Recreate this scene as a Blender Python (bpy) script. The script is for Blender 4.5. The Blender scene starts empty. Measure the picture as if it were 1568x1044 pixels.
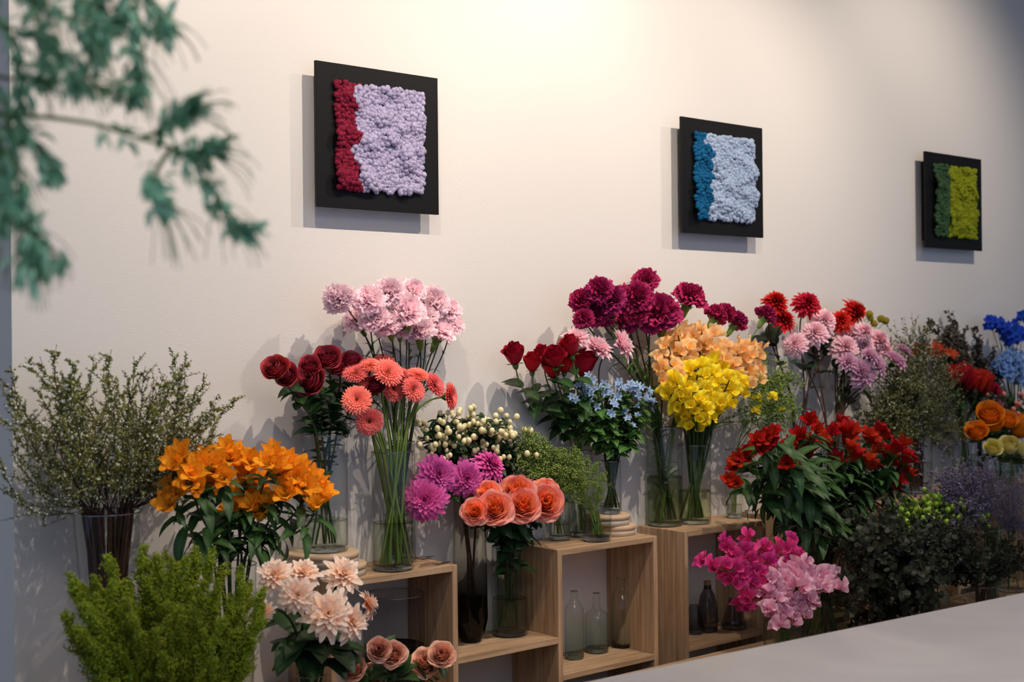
import bpy, math, random
import numpy as np
from mathutils import Vector, Matrix, Quaternion

PI = math.pi
D2R = PI / 180
sc = bpy.context.scene
COL = sc.collection

# ------------------------------------------------------------------ camera
W, H = 1568, 1044
FPX = 2050.0
CAM = np.array([0.0, -2.79, 1.45])
PHI = 40.15 * D2R
_F = np.array([math.sin(PHI), math.cos(PHI), 0.0024]); _F /= np.linalg.norm(_F)
_R = np.array([math.cos(PHI), -math.sin(PHI), -0.010]); _R -= _F * _R.dot(_F); _R /= np.linalg.norm(_R)
_U = np.cross(_R, _F)
cd = bpy.data.cameras.new('camera'); cam = bpy.data.objects.new('camera', cd); COL.objects.link(cam)
cd.sensor_width = 36; cd.lens = FPX / W * 36; cd.clip_start = 0.05
cam.matrix_world = Matrix(((_R[0], _U[0], -_F[0], CAM[0]), (_R[1], _U[1], -_F[1], CAM[1]),
                           (_R[2], _U[2], -_F[2], CAM[2]), (0, 0, 0, 1)))
cd.dof.use_dof = True; cd.dof.focus_distance = 3.35; cd.dof.aperture_fstop = 3.6
sc.camera = cam

# ------------------------------------------------------------------ light, world, exposure
sc.view_settings.view_transform = 'Standard'; sc.view_settings.look = 'None'
sc.view_settings.gamma = 1; sc.view_settings.use_curve_mapping = False
sc.view_settings.exposure = 0.0
sc.cycles.use_denoising = True
sc.cycles.max_bounces = 8; sc.cycles.diffuse_bounces = 3; sc.cycles.glossy_bounces = 3
sc.cycles.transmission_bounces = 6; sc.cycles.transparent_max_bounces = 32
sc.cycles.caustics_reflective = False; sc.cycles.caustics_refractive = False
sc.cycles.sample_clamp_indirect = 4
wd = bpy.data.worlds.new('world'); sc.world = wd; wd.use_nodes = True
bg = wd.node_tree.nodes['Background']; bg.inputs[0].default_value = (0.50, 0.66, 1.0, 1); bg.inputs[1].default_value = 0.52

def spot(name, loc, target, power, size_deg, blend, radius, col):
    ld = bpy.data.lights.new(name, 'SPOT'); o = bpy.data.objects.new(name, ld); COL.objects.link(o)
    ld.energy = power; ld.spot_size = size_deg * D2R; ld.spot_blend = blend; ld.shadow_soft_size = radius; ld.color = col
    o.location = loc
    d = Vector(target) - Vector(loc); o.rotation_mode = 'QUATERNION'; o.rotation_quaternion = d.to_track_quat('-Z', 'Y')
    return o
WARM = (1.0, 0.86, 0.725)
SPOTS = [((1.00, -1.25, 3.08), (1.20, 0.0, 1.95), 44, 84, 0.75),
         ((2.02, -1.25, 3.08), (2.02, 0.0, 1.85), 82, 90, 0.75),
         ((2.95, -1.25, 3.08), (2.90, 0.0, 1.75), 80, 88, 0.75),
         ((4.20, -1.25, 3.08), (4.10, 0.0, 1.75), 60, 96, 0.85)]
for i_, (l_, t_, p_, s_, b_) in enumerate(SPOTS):
    spot('spot_light', l_, t_, p_, s_, b_, 0.012, WARM)

def area(name, loc, target, power, sx, sy, col):
    ld = bpy.data.lights.new(name, 'AREA'); o = bpy.data.objects.new(name, ld); COL.objects.link(o)
    ld.shape = 'RECTANGLE'; ld.size = sx; ld.size_y = sy; ld.energy = power; ld.color = col; o.location = loc
    d = Vector(target) - Vector(loc); o.rotation_mode = 'QUATERNION'; o.rotation_quaternion = d.to_track_quat('-Z', 'Y')
area('ceiling_fill', (0.6, -3.0, 3.1), (1.2, -2.6, 0.0), 16, 1.6, 0.8, (1.0, 0.93, 0.86))  # unseen fill light, added to brighten the near plant and counter
area('counter_fill', (2.2, -2.1, 3.05), (2.15, -1.9, 0.9), 3.8, 1.8, 0.25, (1.0, 0.90, 0.80)); bpy.data.lights['counter_fill'].spread = 80 * D2R  # extra narrow-spread fill out of view, added to lift the counter top

# ------------------------------------------------------------------ pixel helpers
def ray(px, py):
    d = _F + _R * ((px - W / 2) / FPX) - _U * ((py - H / 2) / FPX)
    return d
def P(px, py, yo):
    """point seen at (px,py) standing yo metres in front of the back wall"""
    d = ray(px, py); t = (-yo - CAM[1]) / d[1]
    return CAM + d * t
def PZ(px, py, z):
    d = ray(px, py); t = (z - CAM[2]) / d[2]
    return CAM + d * t
def PD(px, py, depth):
    return CAM + ray(px, py) * depth
def XY(px, yo):
    """ground point at picture column px, yo metres from wall"""
    p = P(px, 700, yo); return p[0], p[1]
def proj(p):
    q = np.asarray(p) - CAM; z = q.dot(_F)
    return W / 2 + FPX * q.dot(_R) / z, H / 2 - FPX * q.dot(_U) / z, z
def M_PX(px, yo):
    return proj(P(px, 600, yo))[2] / FPX

# ------------------------------------------------------------------ materials
def newmat(name):
    m = bpy.data.materials.new(name); m.use_nodes = True
    nt = m.node_tree; nt.nodes.clear()
    out = nt.nodes.new('ShaderNodeOutputMaterial')
    return m, nt, out
def lin(c):
    return tuple((x / 12.92 if x <= 0.04045 else ((x + 0.055) / 1.055) ** 2.4) for x in c)
def rgb(h):
    h = h.lstrip('#'); return lin(tuple(int(h[i:i + 2], 16) / 255 for i in (0, 2, 4))) + (1,)
def mixrgb(nt, fac, a, b, mode='MIX'):
    n = nt.nodes.new('ShaderNodeMix'); n.data_type = 'RGBA'; n.blend_type = mode
    for s, v in ((0, fac), (6, a), (7, b)):
        if isinstance(v, (int, float, tuple)): n.inputs[s].default_value = v
        else: nt.links.new(v, n.inputs[s])
    return n.outputs[2]
def math_(nt, op, a, b=None, c=None):
    n = nt.nodes.new('ShaderNodeMath'); n.operation = op
    for i, v in enumerate((a, b, c)):
        if v is None: continue
        if isinstance(v, (int, float)): n.inputs[i].default_value = v
        else: nt.links.new(v, n.inputs[i])
    return n.outputs[0]
def plant_shader(nt, out, color, transl, rough, spec=0.3):
    pb = nt.nodes.new('ShaderNodeBsdfPrincipled'); nt.links.new(color, pb.inputs['Base Color'])
    pb.inputs['Roughness'].default_value = rough; pb.inputs['Specular IOR Level'].default_value = spec
    tr = nt.nodes.new('ShaderNodeBsdfTranslucent'); nt.links.new(color, tr.inputs['Color'])
    mx = nt.nodes.new('ShaderNodeMixShader'); mx.inputs[0].default_value = transl
    nt.links.new(pb.outputs[0], mx.inputs[1]); nt.links.new(tr.outputs[0], mx.inputs[2])
    nt.links.new(mx.outputs[0], out.inputs[0])
def petal_mat(name, stops, edge=None, edgepow=3.0, edgeamt=0.8, var=0.25, transl=0.25, rough=0.6, streak=None, spec=0.15, gain=1.2):
    m, nt, out = newmat(name)
    at = nt.nodes.new('ShaderNodeAttribute'); at.attribute_name = 'pc'
    sp = nt.nodes.new('ShaderNodeSeparateColor'); nt.links.new(at.outputs['Color'], sp.inputs[0])
    cr = nt.nodes.new('ShaderNodeValToRGB'); nt.links.new(sp.outputs[0], cr.inputs[0])
    els = cr.color_ramp.elements
    els[0].position, els[0].color = stops[0][0], rgb(stops[0][1])
    els[1].position, els[1].color = stops[-1][0], rgb(stops[-1][1])
    for p_, c_ in stops[1:-1]:
        e = els.new(p_); e.color = rgb(c_)
    c = cr.outputs[0]
    if edge:
        f = math_(nt, 'MULTIPLY', math_(nt, 'POWER', sp.outputs[1], edgepow), edgeamt)
        c = mixrgb(nt, f, c, rgb(edge))
    if streak:
        f = math_(nt, 'GREATER_THAN', sp.outputs[1], 0.5)
        wv = nt.nodes.new('ShaderNodeTexNoise'); wv.inputs['Scale'].default_value = 9
        tc = nt.nodes.new('ShaderNodeTexCoord'); nt.links.new(tc.outputs['Object'], wv.inputs['Vector'])
        g = math_(nt, 'GREATER_THAN', wv.outputs[0], 0.6)
        c = mixrgb(nt, math_(nt, 'MULTIPLY', g, 0.55), c, rgb(streak))
    oi = nt.nodes.new('ShaderNodeObjectInfo')
    hsv = nt.nodes.new('ShaderNodeHueSaturation'); nt.links.new(c, hsv.inputs['Color'])
    v1 = math_(nt, 'MULTIPLY', math_(nt, 'SUBTRACT', sp.outputs[2], 0.5), var)
    v2 = math_(nt, 'MULTIPLY', math_(nt, 'SUBTRACT', oi.outputs['Random'], 0.5), var)
    nt.links.new(math_(nt, 'ADD', math_(nt, 'ADD', v1, v2), gain), hsv.inputs['Value'])
    nt.links.new(math_(nt, 'ADD', math_(nt, 'MULTIPLY', v2, 0.05), 0.5), hsv.inputs['Hue'])
    plant_shader(nt, out, hsv.outputs[0], transl, rough, spec)
    return m
def leaf_mat(name, c1, c2, rough=0.45, transl=0.15, spec=0.35, var=0.35):
    return petal_mat(name, [(0, c1), (1, c2)], var=var, transl=transl, rough=rough, spec=spec, gain=1.0)
def simple(name, col, rough=0.5, metal=0.0, spec=0.5, bump=None, noisecol=None, scale=20):
    m, nt, out = newmat(name)
    pb = nt.nodes.new('ShaderNodeBsdfPrincipled'); nt.links.new(pb.outputs[0], out.inputs[0])
    pb.inputs['Base Color'].default_value = rgb(col); pb.inputs['Roughness'].default_value = rough
    pb.inputs['Metallic'].default_value = metal; pb.inputs['Specular IOR Level'].default_value = spec
    tc = nt.nodes.new('ShaderNodeTexCoord')
    if noisecol:
        n = nt.nodes.new('ShaderNodeTexNoise'); n.inputs['Scale'].default_value = scale; n.inputs['Detail'].default_value = 6
        nt.links.new(tc.outputs['Object'], n.inputs['Vector'])
        nt.links.new(mixrgb(nt, n.outputs[0], rgb(col), rgb(noisecol)), pb.inputs['Base Color'])
    if bump:
        n = nt.nodes.new('ShaderNodeTexNoise'); n.inputs['Scale'].default_value = bump[0]; n.inputs['Detail'].default_value = 4
        nt.links.new(tc.outputs['Object'], n.inputs['Vector'])
        b = nt.nodes.new('ShaderNodeBump'); b.inputs['Strength'].default_value = bump[1]; b.inputs['Distance'].default_value = bump[2]
        nt.links.new(n.outputs[0], b.inputs['Height']); nt.links.new(b.outputs[0], pb.inputs['Normal'])
    return m
def clear_glass(name, tint=(0.96, 0.98, 0.97), amt=0.75, grad=None, base=0.04):
    """thin-walled glass: lets light straight through, mirrors at glancing angles"""
    m, nt, out = newmat(name)
    tr = nt.nodes.new('ShaderNodeBsdfTransparent'); tr.inputs[0].default_value = tint + (1,)
    if grad:
        tc = nt.nodes.new('ShaderNodeTexCoord'); sp = nt.nodes.new('ShaderNodeSeparateXYZ'); nt.links.new(tc.outputs['Object'], sp.inputs[0])
        mr = nt.nodes.new('ShaderNodeMapRange'); nt.links.new(sp.outputs[2], mr.inputs[0])
        mr.inputs[1].default_value, mr.inputs[2].default_value = grad[0], grad[1]
        nt.links.new(mixrgb(nt, mr.outputs[0], grad[2] + (1,), tint + (1,)), tr.inputs[0])
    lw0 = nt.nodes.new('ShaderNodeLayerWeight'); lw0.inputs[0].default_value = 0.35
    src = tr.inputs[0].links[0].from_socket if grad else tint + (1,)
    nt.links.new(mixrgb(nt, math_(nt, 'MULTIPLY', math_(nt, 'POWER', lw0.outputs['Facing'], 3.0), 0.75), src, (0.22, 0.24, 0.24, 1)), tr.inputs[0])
    gl = nt.nodes.new('ShaderNodeBsdfGlossy'); gl.inputs['Roughness'].default_value = 0.03
    lw = nt.nodes.new('ShaderNodeLayerWeight'); lw.inputs[0].default_value = 0.35
    f = math_(nt, 'ADD', math_(nt, 'MULTIPLY', math_(nt, 'POWER', lw.outputs['Facing'], 3.5), amt), base)
    mx = nt.nodes.new('ShaderNodeMixShader'); nt.links.new(f, mx.inputs[0])
    nt.links.new(tr.outputs[0], mx.inputs[1]); nt.links.new(gl.outputs[0], mx.inputs[2]); nt.links.new(mx.outputs[0], out.inputs[0])
    return m
def solid_glass(name, col=(0.9, 0.94, 0.96)):
    m, nt, out = newmat(name)
    pb = nt.nodes.new('ShaderNodeBsdfPrincipled'); nt.links.new(pb.outputs[0], out.inputs[0])
    pb.inputs['Base Color'].default_value = col + (1,); pb.inputs['Roughness'].default_value = 0.02
    pb.inputs['Transmission Weight'].default_value = 1.0; pb.inputs['IOR'].default_value = 1.5
    return m
def wood_mat():
    m, nt, out = newmat('light_oak')
    pb = nt.nodes.new('ShaderNodeBsdfPrincipled'); nt.links.new(pb.outputs[0], out.inputs[0])
    tc = nt.nodes.new('ShaderNodeTexCoord'); mp = nt.nodes.new('ShaderNodeMapping')
    nt.links.new(tc.outputs['Generated'], mp.inputs[0])
    at = nt.nodes.new('ShaderNodeAttribute'); at.attribute_name = 'pc'   # grain coordinates
    mp2 = nt.nodes.new('ShaderNodeMapping'); nt.links.new(at.outputs['Vector'], mp2.inputs[0]); mp2.inputs['Scale'].default_value = (4, 90, 90)
    n = nt.nodes.new('ShaderNodeTexNoise'); n.inputs['Scale'].default_value = 1.0; n.inputs['Detail'].default_value = 8; n.inputs['Distortion'].default_value = 0.6
    nt.links.new(mp2.outputs[0], n.inputs['Vector'])
    mp3 = nt.nodes.new('ShaderNodeMapping'); nt.links.new(at.outputs['Vector'], mp3.inputs[0]); mp3.inputs['Scale'].default_value = (2.0, 16, 16)
    n2 = nt.nodes.new('ShaderNodeTexNoise'); n2.inputs['Scale'].default_value = 1.0; n2.inputs['Detail'].default_value = 4; n2.inputs['Distortion'].default_value = 1.5
    nt.links.new(mp3.outputs[0], n2.inputs['Vector'])
    cr = nt.nodes.new('ShaderNodeValToRGB'); nt.links.new(n.outputs[0], cr.inputs[0])
    cr.color_ramp.elements[0].position = 0.33; cr.color_ramp.elements[0].color = rgb('#a58565')
    cr.color_ramp.elements[1].position = 0.62; cr.color_ramp.elements[1].color = rgb('#c8a886')
    cr2 = nt.nodes.new('ShaderNodeValToRGB'); nt.links.new(n2.outputs[0], cr2.inputs[0])
    cr2.color_ramp.elements[0].position = 0.35; cr2.color_ramp.elements[0].color = (0.85, 0.83, 0.81, 1)
    cr2.color_ramp.elements[1].position = 0.6; cr2.color_ramp.elements[1].color = (1, 1, 1, 1)
    nt.links.new(mixrgb(nt, 1.0, cr.outputs[0], cr2.outputs[0], 'MULTIPLY'), pb.inputs['Base Color'])
    pb.inputs['Roughness'].default_value = 0.55; pb.inputs['Specular IOR Level'].default_value = 0.3
    return m

# ------------------------------------------------------------------ mesh builder
class MB:
    def __init__(s): s.v = []; s.q = []; s.c = []; s.n = 0
    def add(s, v, q, c=None):
        v = np.asarray(v, float).reshape(-1, 3); q = np.asarray(q, int).reshape(-1, 4)
        if c is None: c = np.full((len(v), 3), 0.5)
        s.v.append(v); s.q.append(q + s.n); s.c.append(np.asarray(c, float).reshape(-1, 3)); s.n += len(v)
    def merge(s, o, M=None, t=(0, 0, 0)):
        v, q, c = o.arr(); 
        if M is not None: v = v @ np.asarray(M).T
        s.add(v + np.asarray(t), q, c)
    def arr(s): return np.vstack(s.v), np.vstack(s.q), np.vstack(s.c)
    def scatter(s, tpl, R, Pp, S, rng=None):
        tv, tq, tc = tpl.arr() if isinstance(tpl, MB) else tpl
        R = np.asarray(R); Pp = np.asarray(Pp); S = np.asarray(S, float)
        K = len(Pp)
        if K == 0: return
        if S.ndim == 1: S = np.repeat(S[:, None], 3, 1)
        v = tv[None] * S[:, None, :]
        v = np.einsum('kij,knj->kni', R, v) + Pp[:, None, :]
        q = tq[None] + (np.arange(K) * len(tv))[:, None, None]
        c = np.repeat(tc[None], K, 0).copy()
        if rng is not None: c[:, :, 2] = rng.random(K)[:, None]
        s.add(v.reshape(-1, 3), q.reshape(-1, 4), c.reshape(-1, 3))
    def mesh(s, name, mat, smooth=True, off=(0, 0, 0)):
        v, q, c = s.arr(); v = v - np.asarray(off)
        me = bpy.data.meshes.new(name)
        me.vertices.add(len(v)); me.vertices.foreach_set('co', v.astype(np.float32).ravel())
        tri = q[:, 2] == q[:, 3]
        ln = np.where(tri, 3, 4); keep = np.ones((len(q), 4), bool); keep[tri, 3] = False
        lv = q[keep]
        me.loops.add(len(lv)); me.loops.foreach_set('vertex_index', lv.astype(np.int32))
        me.polygons.add(len(q)); st = np.concatenate([[0], np.cumsum(ln)[:-1]])
        me.polygons.foreach_set('loop_start', st.astype(np.int32))
        me.polygons.foreach_set('use_smooth', np.full(len(q), smooth))
        a = me.attributes.new('pc', 'FLOAT_COLOR', 'POINT')
        a.data.foreach_set('color', np.hstack([c, np.ones((len(c), 1))]).astype(np.float32).ravel())
        me.update(calc_edges=True); me.validate()
        if mat: me.materials.append(mat)
        return me
def gridq(nu, nv, wrap=False):
    i = np.arange(nu - 1)[:, None]; j = np.arange(nv if wrap else nv - 1)[None]
    j2 = (j + 1) % nv
    return np.stack([i * nv + j, i * nv + j2, (i + 1) * nv + j2, (i + 1) * nv + j], -1).reshape(-1, 4)
def obj(name, me, parent=None, loc=(0, 0, 0), rot=None, scale=None):
    o = bpy.data.objects.new(name, me); COL.objects.link(o)
    if parent is not None: o.parent = parent
    o.location = tuple(loc)
    if rot is not None: o.rotation_mode = 'QUATERNION'; o.rotation_quaternion = rot
    if scale is not None: o.scale = (scale,) * 3 if isinstance(scale, (int, float)) else scale
    return o
def thing(name, label, cat, loc, group=None):
    o = bpy.data.objects.new(name, None); COL.objects.link(o); o.location = tuple(loc); o.empty_display_size = 0.02
    o['label'] = label; o['category'] = cat
    if group: o['group'] = group
    return o
def tag(o, label, cat, group=None, kind=None):
    o['label'] = label; o['category'] = cat
    if group: o['group'] = group
    if kind: o['kind'] = kind
    return o
def struct(o): o['kind'] = 'structure'; return o
def box(mb, x0, x1, y0, y1, z0, z1, bev=0.0, grain='x'):
    """bevelled box with grain coordinates in the colour attribute"""
    b = bev
    xs = [(x0, x1), (y0, y1), (z0, z1)]
    V = []; F = []
    if b <= 0:
        c = [(x, y, z) for x in (x0, x1) for y in (y0, y1) for z in (z0, z1)]
        V = np.array(c); F = np.array([(0, 1, 3, 2), (4, 6, 7, 5), (0, 4, 5, 1), (2, 3, 7, 6), (0, 2, 6, 4), (1, 5, 7, 3)])
    else:
        idx = {}
        for a in (0, 1):
            for bb in (0, 1):
                for cc in (0, 1):
                    p = [xs[0][a], xs[1][bb], xs[2][cc]]; sg = [1 if t == 0 else -1 for t in (a, bb, cc)]
                    for ax in range(3):
                        r = [p[k] + (sg[k] * b if k != ax else 0) for k in range(3)]
                        idx[(a, bb, cc, ax)] = len(V); V.append(r)
        V = np.array(V)
        for ax in range(3):
            o1, o2 = [k for k in range(3) if k != ax]
            for s_ in (0, 1):
                f = []
                for (p1, p2) in ((0, 0), (1, 0), (1, 1), (0, 1)):
                    k = [0, 0, 0]; k[ax] = s_; k[o1] = p1; k[o2] = p2; f.append(idx[(*k, ax)])
                F.append(f)
            for p1 in (0, 1):
                for p2 in (0, 1):
                    k0 = [0, 0, 0]; k0[o1] = p1; k0[o2] = p2; k1 = list(k0); k1[ax] = 1
                    F.append([idx[(*k0, o1)], idx[(*k1, o1)], idx[(*k1, o2)], idx[(*k0, o2)]])
        for a in (0, 1):
            for bb in (0, 1):
                for cc in (0, 1):
                    F.append([idx[(a, bb, cc, 0)], idx[(a, bb, cc, 1)], idx[(a, bb, cc, 2)], idx[(a, bb, cc, 2)]])
        F = np.array(F)
    g = {'x': [0, 1, 2], 'y': [1, 0, 2], 'z': [2, 0, 1]}[grain]
    mb.add(V, F, V[:, g] + (x0 * 3.7 + z0 * 1.3))
def fix_normals(me):
    import bmesh
    b = bmesh.new(); b.from_mesh(me); bmesh.ops.recalc_face_normals(b, faces=b.faces); b.to_mesh(me); b.free()
def lathe(mb, prof, n=40, cx=0, cy=0, sq=None):
    prof = np.asarray(prof, float); a = np.arange(n) / n * 2 * PI
    v = np.stack([cx + prof[:, 0][:, None] * np.cos(a), cy + prof[:, 0][:, None] * np.sin(a), np.repeat(prof[:, 1][:, None], n, 1)], -1)
    mb.add(v.reshape(-1, 3), gridq(len(prof), n, True))
def tube(mb, pts, r0, r1=None, k=6, c=(0.5, 0.5, 0.5)):
    pts = np.asarray(pts, float); n = len(pts); r1 = r0 if r1 is None else r1
    t = np.gradient(pts, axis=0); t /= np.linalg.norm(t, axis=1)[:, None] + 1e-12
    ref = np.array([0, 0, 1.0]) if abs(t[0][2]) < 0.9 else np.array([1.0, 0, 0])
    a = np.cross(t, ref); a /= np.linalg.norm(a, axis=1)[:, None] + 1e-9
    for i in range(1, n):
        if a[i].dot(a[i - 1]) < 0: a[i] = -a[i]
    b = np.cross(t, a)
    r = np.linspace(r0, r1, n)[:, None, None] if np.isscalar(r0) else np.asarray(r0)[:, None, None]
    th = np.arange(k) / k * 2 * PI
    v = pts[:, None] + r * (a[:, None] * np.cos(th)[None, :, None] + b[:, None] * np.sin(th)[None, :, None])
    mb.add(v.reshape(-1, 3), gridq(n, k, True), np.tile(np.asarray(c, float), (n * k, 1)))
def bez(p0, p1, p2, p3, n=14):
    t = np.linspace(0, 1, n)[:, None]
    return (1 - t) ** 3 * p0 + 3 * (1 - t) ** 2 * t * p1 + 3 * (1 - t) * t ** 2 * p2 + t ** 3 * p3
def nrm(v): v = np.asarray(v, float); return v / (np.linalg.norm(v) + 1e-12)
def frames(F, U):
    """rotation matrices with columns X=F, Z~U"""
    F = np.asarray(F, float).reshape(-1, 3); U = np.asarray(U, float).reshape(-1, 3)
    F = F / (np.linalg.norm(F, axis=1)[:, None] + 1e-12)
    Y = np.cross(U, F); Y /= np.linalg.norm(Y, axis=1)[:, None] + 1e-9
    Z = np.cross(F, Y)
    return np.stack([F, Y, Z], -1)
def sph(n=8, m=5, r=1.0):
    mb = MB(); a = np.linspace(0, PI, m)
    lathe(mb, np.stack([np.sin(a) * r + 1e-5, -np.cos(a) * r], -1), n)
    v, q, c = mb.arr(); c[:, 0] = (v[:, 2] / r + 1) / 2; return v, q, c

# ------------------------------------------------------------------ petals, leaves
def prof_w(s, kind):
    if kind == 'fan': return 0.16 + 0.84 * np.sin(np.clip(s, 0, 1) * PI / 2) ** 1.3
    if kind == 'oval': return np.sin(PI * np.clip(0.06 + 0.88 * s, 0, 1)) ** 0.7
    if kind == 'ob': return np.sin(PI * np.clip(0.05 + 0.85 * s ** 1.5, 0, 1)) ** 0.75
    if kind == 'pt': return np.sin(PI * np.clip(0.10 + 0.90 * s ** 0.85, 0, 1)) ** 0.85 + 0.015
    if kind == 'round': return np.sin(PI * np.clip(0.10 + 0.68 * s ** 1.1, 0, 1)) ** 0.8
    if kind == 'strap': return np.clip(np.sin(PI * np.clip(0.12 + 0.82 * s, 0, 1)), 0, 1) ** 0.45
def petal(mb, L, Wd, a0, a1, phi, r0=0., z0=0., cup=0.2, ruf=0., rf=3, nu=6, nv=5, prof='oval', tip=0.15, serr=0., rng=None, p=1.3, twist=0.):
    s = np.linspace(0, 1, nu); v = np.linspace(-1, 1, nv)
    fine = np.linspace(0, 1, 24); ang = (a0 + (a1 - a0) * fine ** p) * D2R
    rr = np.concatenate([[0], np.cumsum(np.sin(ang[:-1]))]) / 23 * L; zz = np.concatenate([[0], np.cumsum(np.cos(ang[:-1]))]) / 23 * L
    ph = rng.random() * 6.28
    SS = s[:, None] * (1 - tip * v[None] ** 2 * s[:, None]) + serr * s[:, None] ** 2 * (rng.random(nv)[None] - 0.5) * 2
    SS = np.clip(SS, 0, 1.0)
    r = np.interp(SS, fine, rr); z = np.interp(SS, fine, zz); an = np.interp(SS, fine, ang)
    w = Wd * prof_w(s, prof)[:, None] * v[None] / 2
    disp = cup * Wd * prof_w(s, prof)[:, None] * v[None] ** 2 + ruf * L * s[:, None] ** 2 * np.sin(rf * PI * v[None] + ph) + twist * w * s[:, None]
    r = r0 + r - np.cos(an) * disp; z = z0 + z + np.sin(an) * disp
    c_, s_ = math.cos(phi), math.sin(phi)
    V = np.stack([r * c_ - w * s_, r * s_ + w * c_, z], -1)
    C = np.stack([np.repeat(s[:, None], nv, 1), np.repeat(np.abs(v)[None], nu, 0), np.full((nu, nv), rng.random())], -1)
    mb.add(V.reshape(-1, 3), gridq(nu, nv), C.reshape(-1, 3))
def wrap(mb, R, Hh, phi, half, lip, z0, rng, nu=7, nv=9, tip=0.2, edge=0.06, rp=0.6, wav=0.02, inw=0.0):
    s = np.linspace(0, 1, nu)[:, None]; v = np.linspace(-1, 1, nv)[None]
    SS = s * (1 - tip * v ** 2 * s)
    r = R * np.sin(np.clip(SS * 1.15, 0, 1) * PI / 2) ** rp * (1 - (0.10 + inw) * SS ** 3) + lip * SS ** 5 + edge * np.abs(v) ** 4 * SS
    z = z0 + Hh * SS - 0.55 * lip * SS ** 6 + wav * SS ** 2 * np.sin(v * 7 + rng.random() * 6)
    th = phi + v * half * (0.55 + 0.45 * np.sin(np.clip(s, 0, 1) * PI * 0.75))
    V = np.stack([r * np.cos(th), r * np.sin(th), z * np.ones_like(r)], -1)
    C = np.stack([s * np.ones_like(v), np.abs(v) * np.ones_like(s), np.full((nu, nv), rng.random())], -1)
    mb.add(V.reshape(-1, 3), gridq(nu, nv), C.reshape(-1, 3))
GA = 2.399963
def m_carnation(seed, n=60):
    rng = np.random.default_rng(seed); mb = MB()
    for i in range(n):
        t = (i + 0.5) / n
        petal(mb, 1.55 - 0.25 * t + rng.normal() * 0.06, 0.80, 4 + 12 * t, 8 + 150 * t ** 0.85 + rng.normal() * 9, i * GA + rng.normal() * 0.2, z0=-0.62, cup=0.05,
              ruf=0.085, rf=rng.uniform(2.0, 3.6), nu=7, nv=11, prof='fan', tip=0.12, serr=0.06, rng=rng, p=1.6, twist=rng.normal() * 0.3)
    return mb
def m_calyx(seed=0):
    rng = np.random.default_rng(seed); mb = MB()
    lathe(mb, [(0.02, -1.30), (0.13, -1.25), (0.20, -1.0), (0.23, -0.70), (0.28, -0.45), (0.30, -0.35)], 10)
    for i in range(5): petal(mb, 0.35, 0.22, 10, 60, i * 1.256, r0=0.33, z0=-0.5, rng=rng, prof='pt', nu=4, nv=3)
    return mb
def m_sepals(seed=0, z=-0.55, L=0.7, r=0.22):
    rng = np.random.default_rng(seed); mb = MB()
    lathe(mb, [(0.04, z - 0.42), (0.14, z - 0.36), (r, z - 0.2), (r + 0.05, z), (r * 0.8, z + 0.06)], 10)
    for i in range(5): petal(mb, L, 0.26, 50, 95 + rng.normal() * 25, i * 1.256, r0=r * 0.8, z0=z, rng=rng, prof='pt', nu=5, nv=3, cup=0.1)
    return mb
def m_rose(seed, n=26, opening=0.5, height=1.25, ruf=0.02, R=1.0, tall=1.0, dome=0.12, inw=0.35):
    rng = np.random.default_rng(seed); mb = MB()
    for i in range(n):
        t = (i + 0.5) / n
        Ri = R * (0.10 + 0.72 * t ** 0.85); Hi = height * tall * (0.88 + 0.10 * math.sin(t * 3.0)) * (1 - 0.22 * opening * t ** 2) * (1 + dome * (1 - t)) * (1 + rng.normal() * 0.035)
        k0 = len(mb.c)
        wrap(mb, Ri, Hi, i * GA + rng.normal() * 0.15, 1.5 - 0.45 * t, (0.06 + 0.42 * opening * t ** 2 + 0.10 * rng.random()) , -0.6 + 0.03 * (1 - t), rng, inw=inw * (1 - t),
             tip=0.10 + 0.12 * t, edge=0.03 + 0.05 * t, wav=ruf + 0.02)
        s_ = mb.c[k0][:, 0].copy(); mb.c[k0][:, 0] = np.clip(0.25 * s_ + 0.75 * t, 0, 1); mb.c[k0][:, 1] = np.maximum(mb.c[k0][:, 1], s_ ** 1.5)
    return mb
def m_dahlia(seed, n=70, Wd=0.34, cup=0.35, prof='oval', a_out=105, dome=0.35, L0=0.30, ruf=0.0, lr=0.06, tip=0.15):
    rng = np.random.default_rng(seed); mb = MB()
    for i in range(n):
        t = (i + 0.5) / n
        a1 = 6 + a_out * t ** 0.8 + rng.normal() * 4
        petal(mb, (L0 + (1.0 - L0) * t ** 0.75) * (1 + rng.normal() * lr), Wd * (0.5 + 0.5 * t ** 0.5), a1 * 0.55, a1 * 1.08, i * GA + rng.normal() * 0.06,
              r0=0.10 * t ** .5, z0=dome * (0.6 - 1.1 * t), cup=cup * (1.2 - 0.5 * t), nu=6, nv=5, prof=prof, tip=tip, rng=rng, p=0.9, ruf=ruf, rf=1.5)
    return mb
def m_gerbera(seed):
    rng = np.random.default_rng(seed); mb = MB()
    for (n, L, a, z) in ((30, 1.0, 97, -0.05), (30, 0.95, 88, 0.0), (28, 0.82, 78, 0.03), (26, 0.66, 66, 0.05), (24, 0.50, 54, 0.06), (20, 0.34, 40, 0.07)):
        for i in range(n):
            petal(mb, L * (1 + rng.normal() * 0.03), 0.24, a * 0.75, a + rng.normal() * 3, (i + rng.random() * 0.4) / n * 2 * PI + L * 7, r0=0.06, z0=z, cup=0.25, nu=5, nv=3, prof='strap', rng=rng, tip=0.1)
    return mb
def m_disc(seed, R=0.2, z=0.1):
    rng = np.random.default_rng(seed); mb = MB()
    for i in range(46):
        t = (i + 0.5) / 46; petal(mb, 0.14, 0.05, 5, 25, i * GA, r0=R * t ** .5, z0=z - 0.08 * t, nu=3, nv=3, prof='strap', rng=rng)
    return mb
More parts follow.
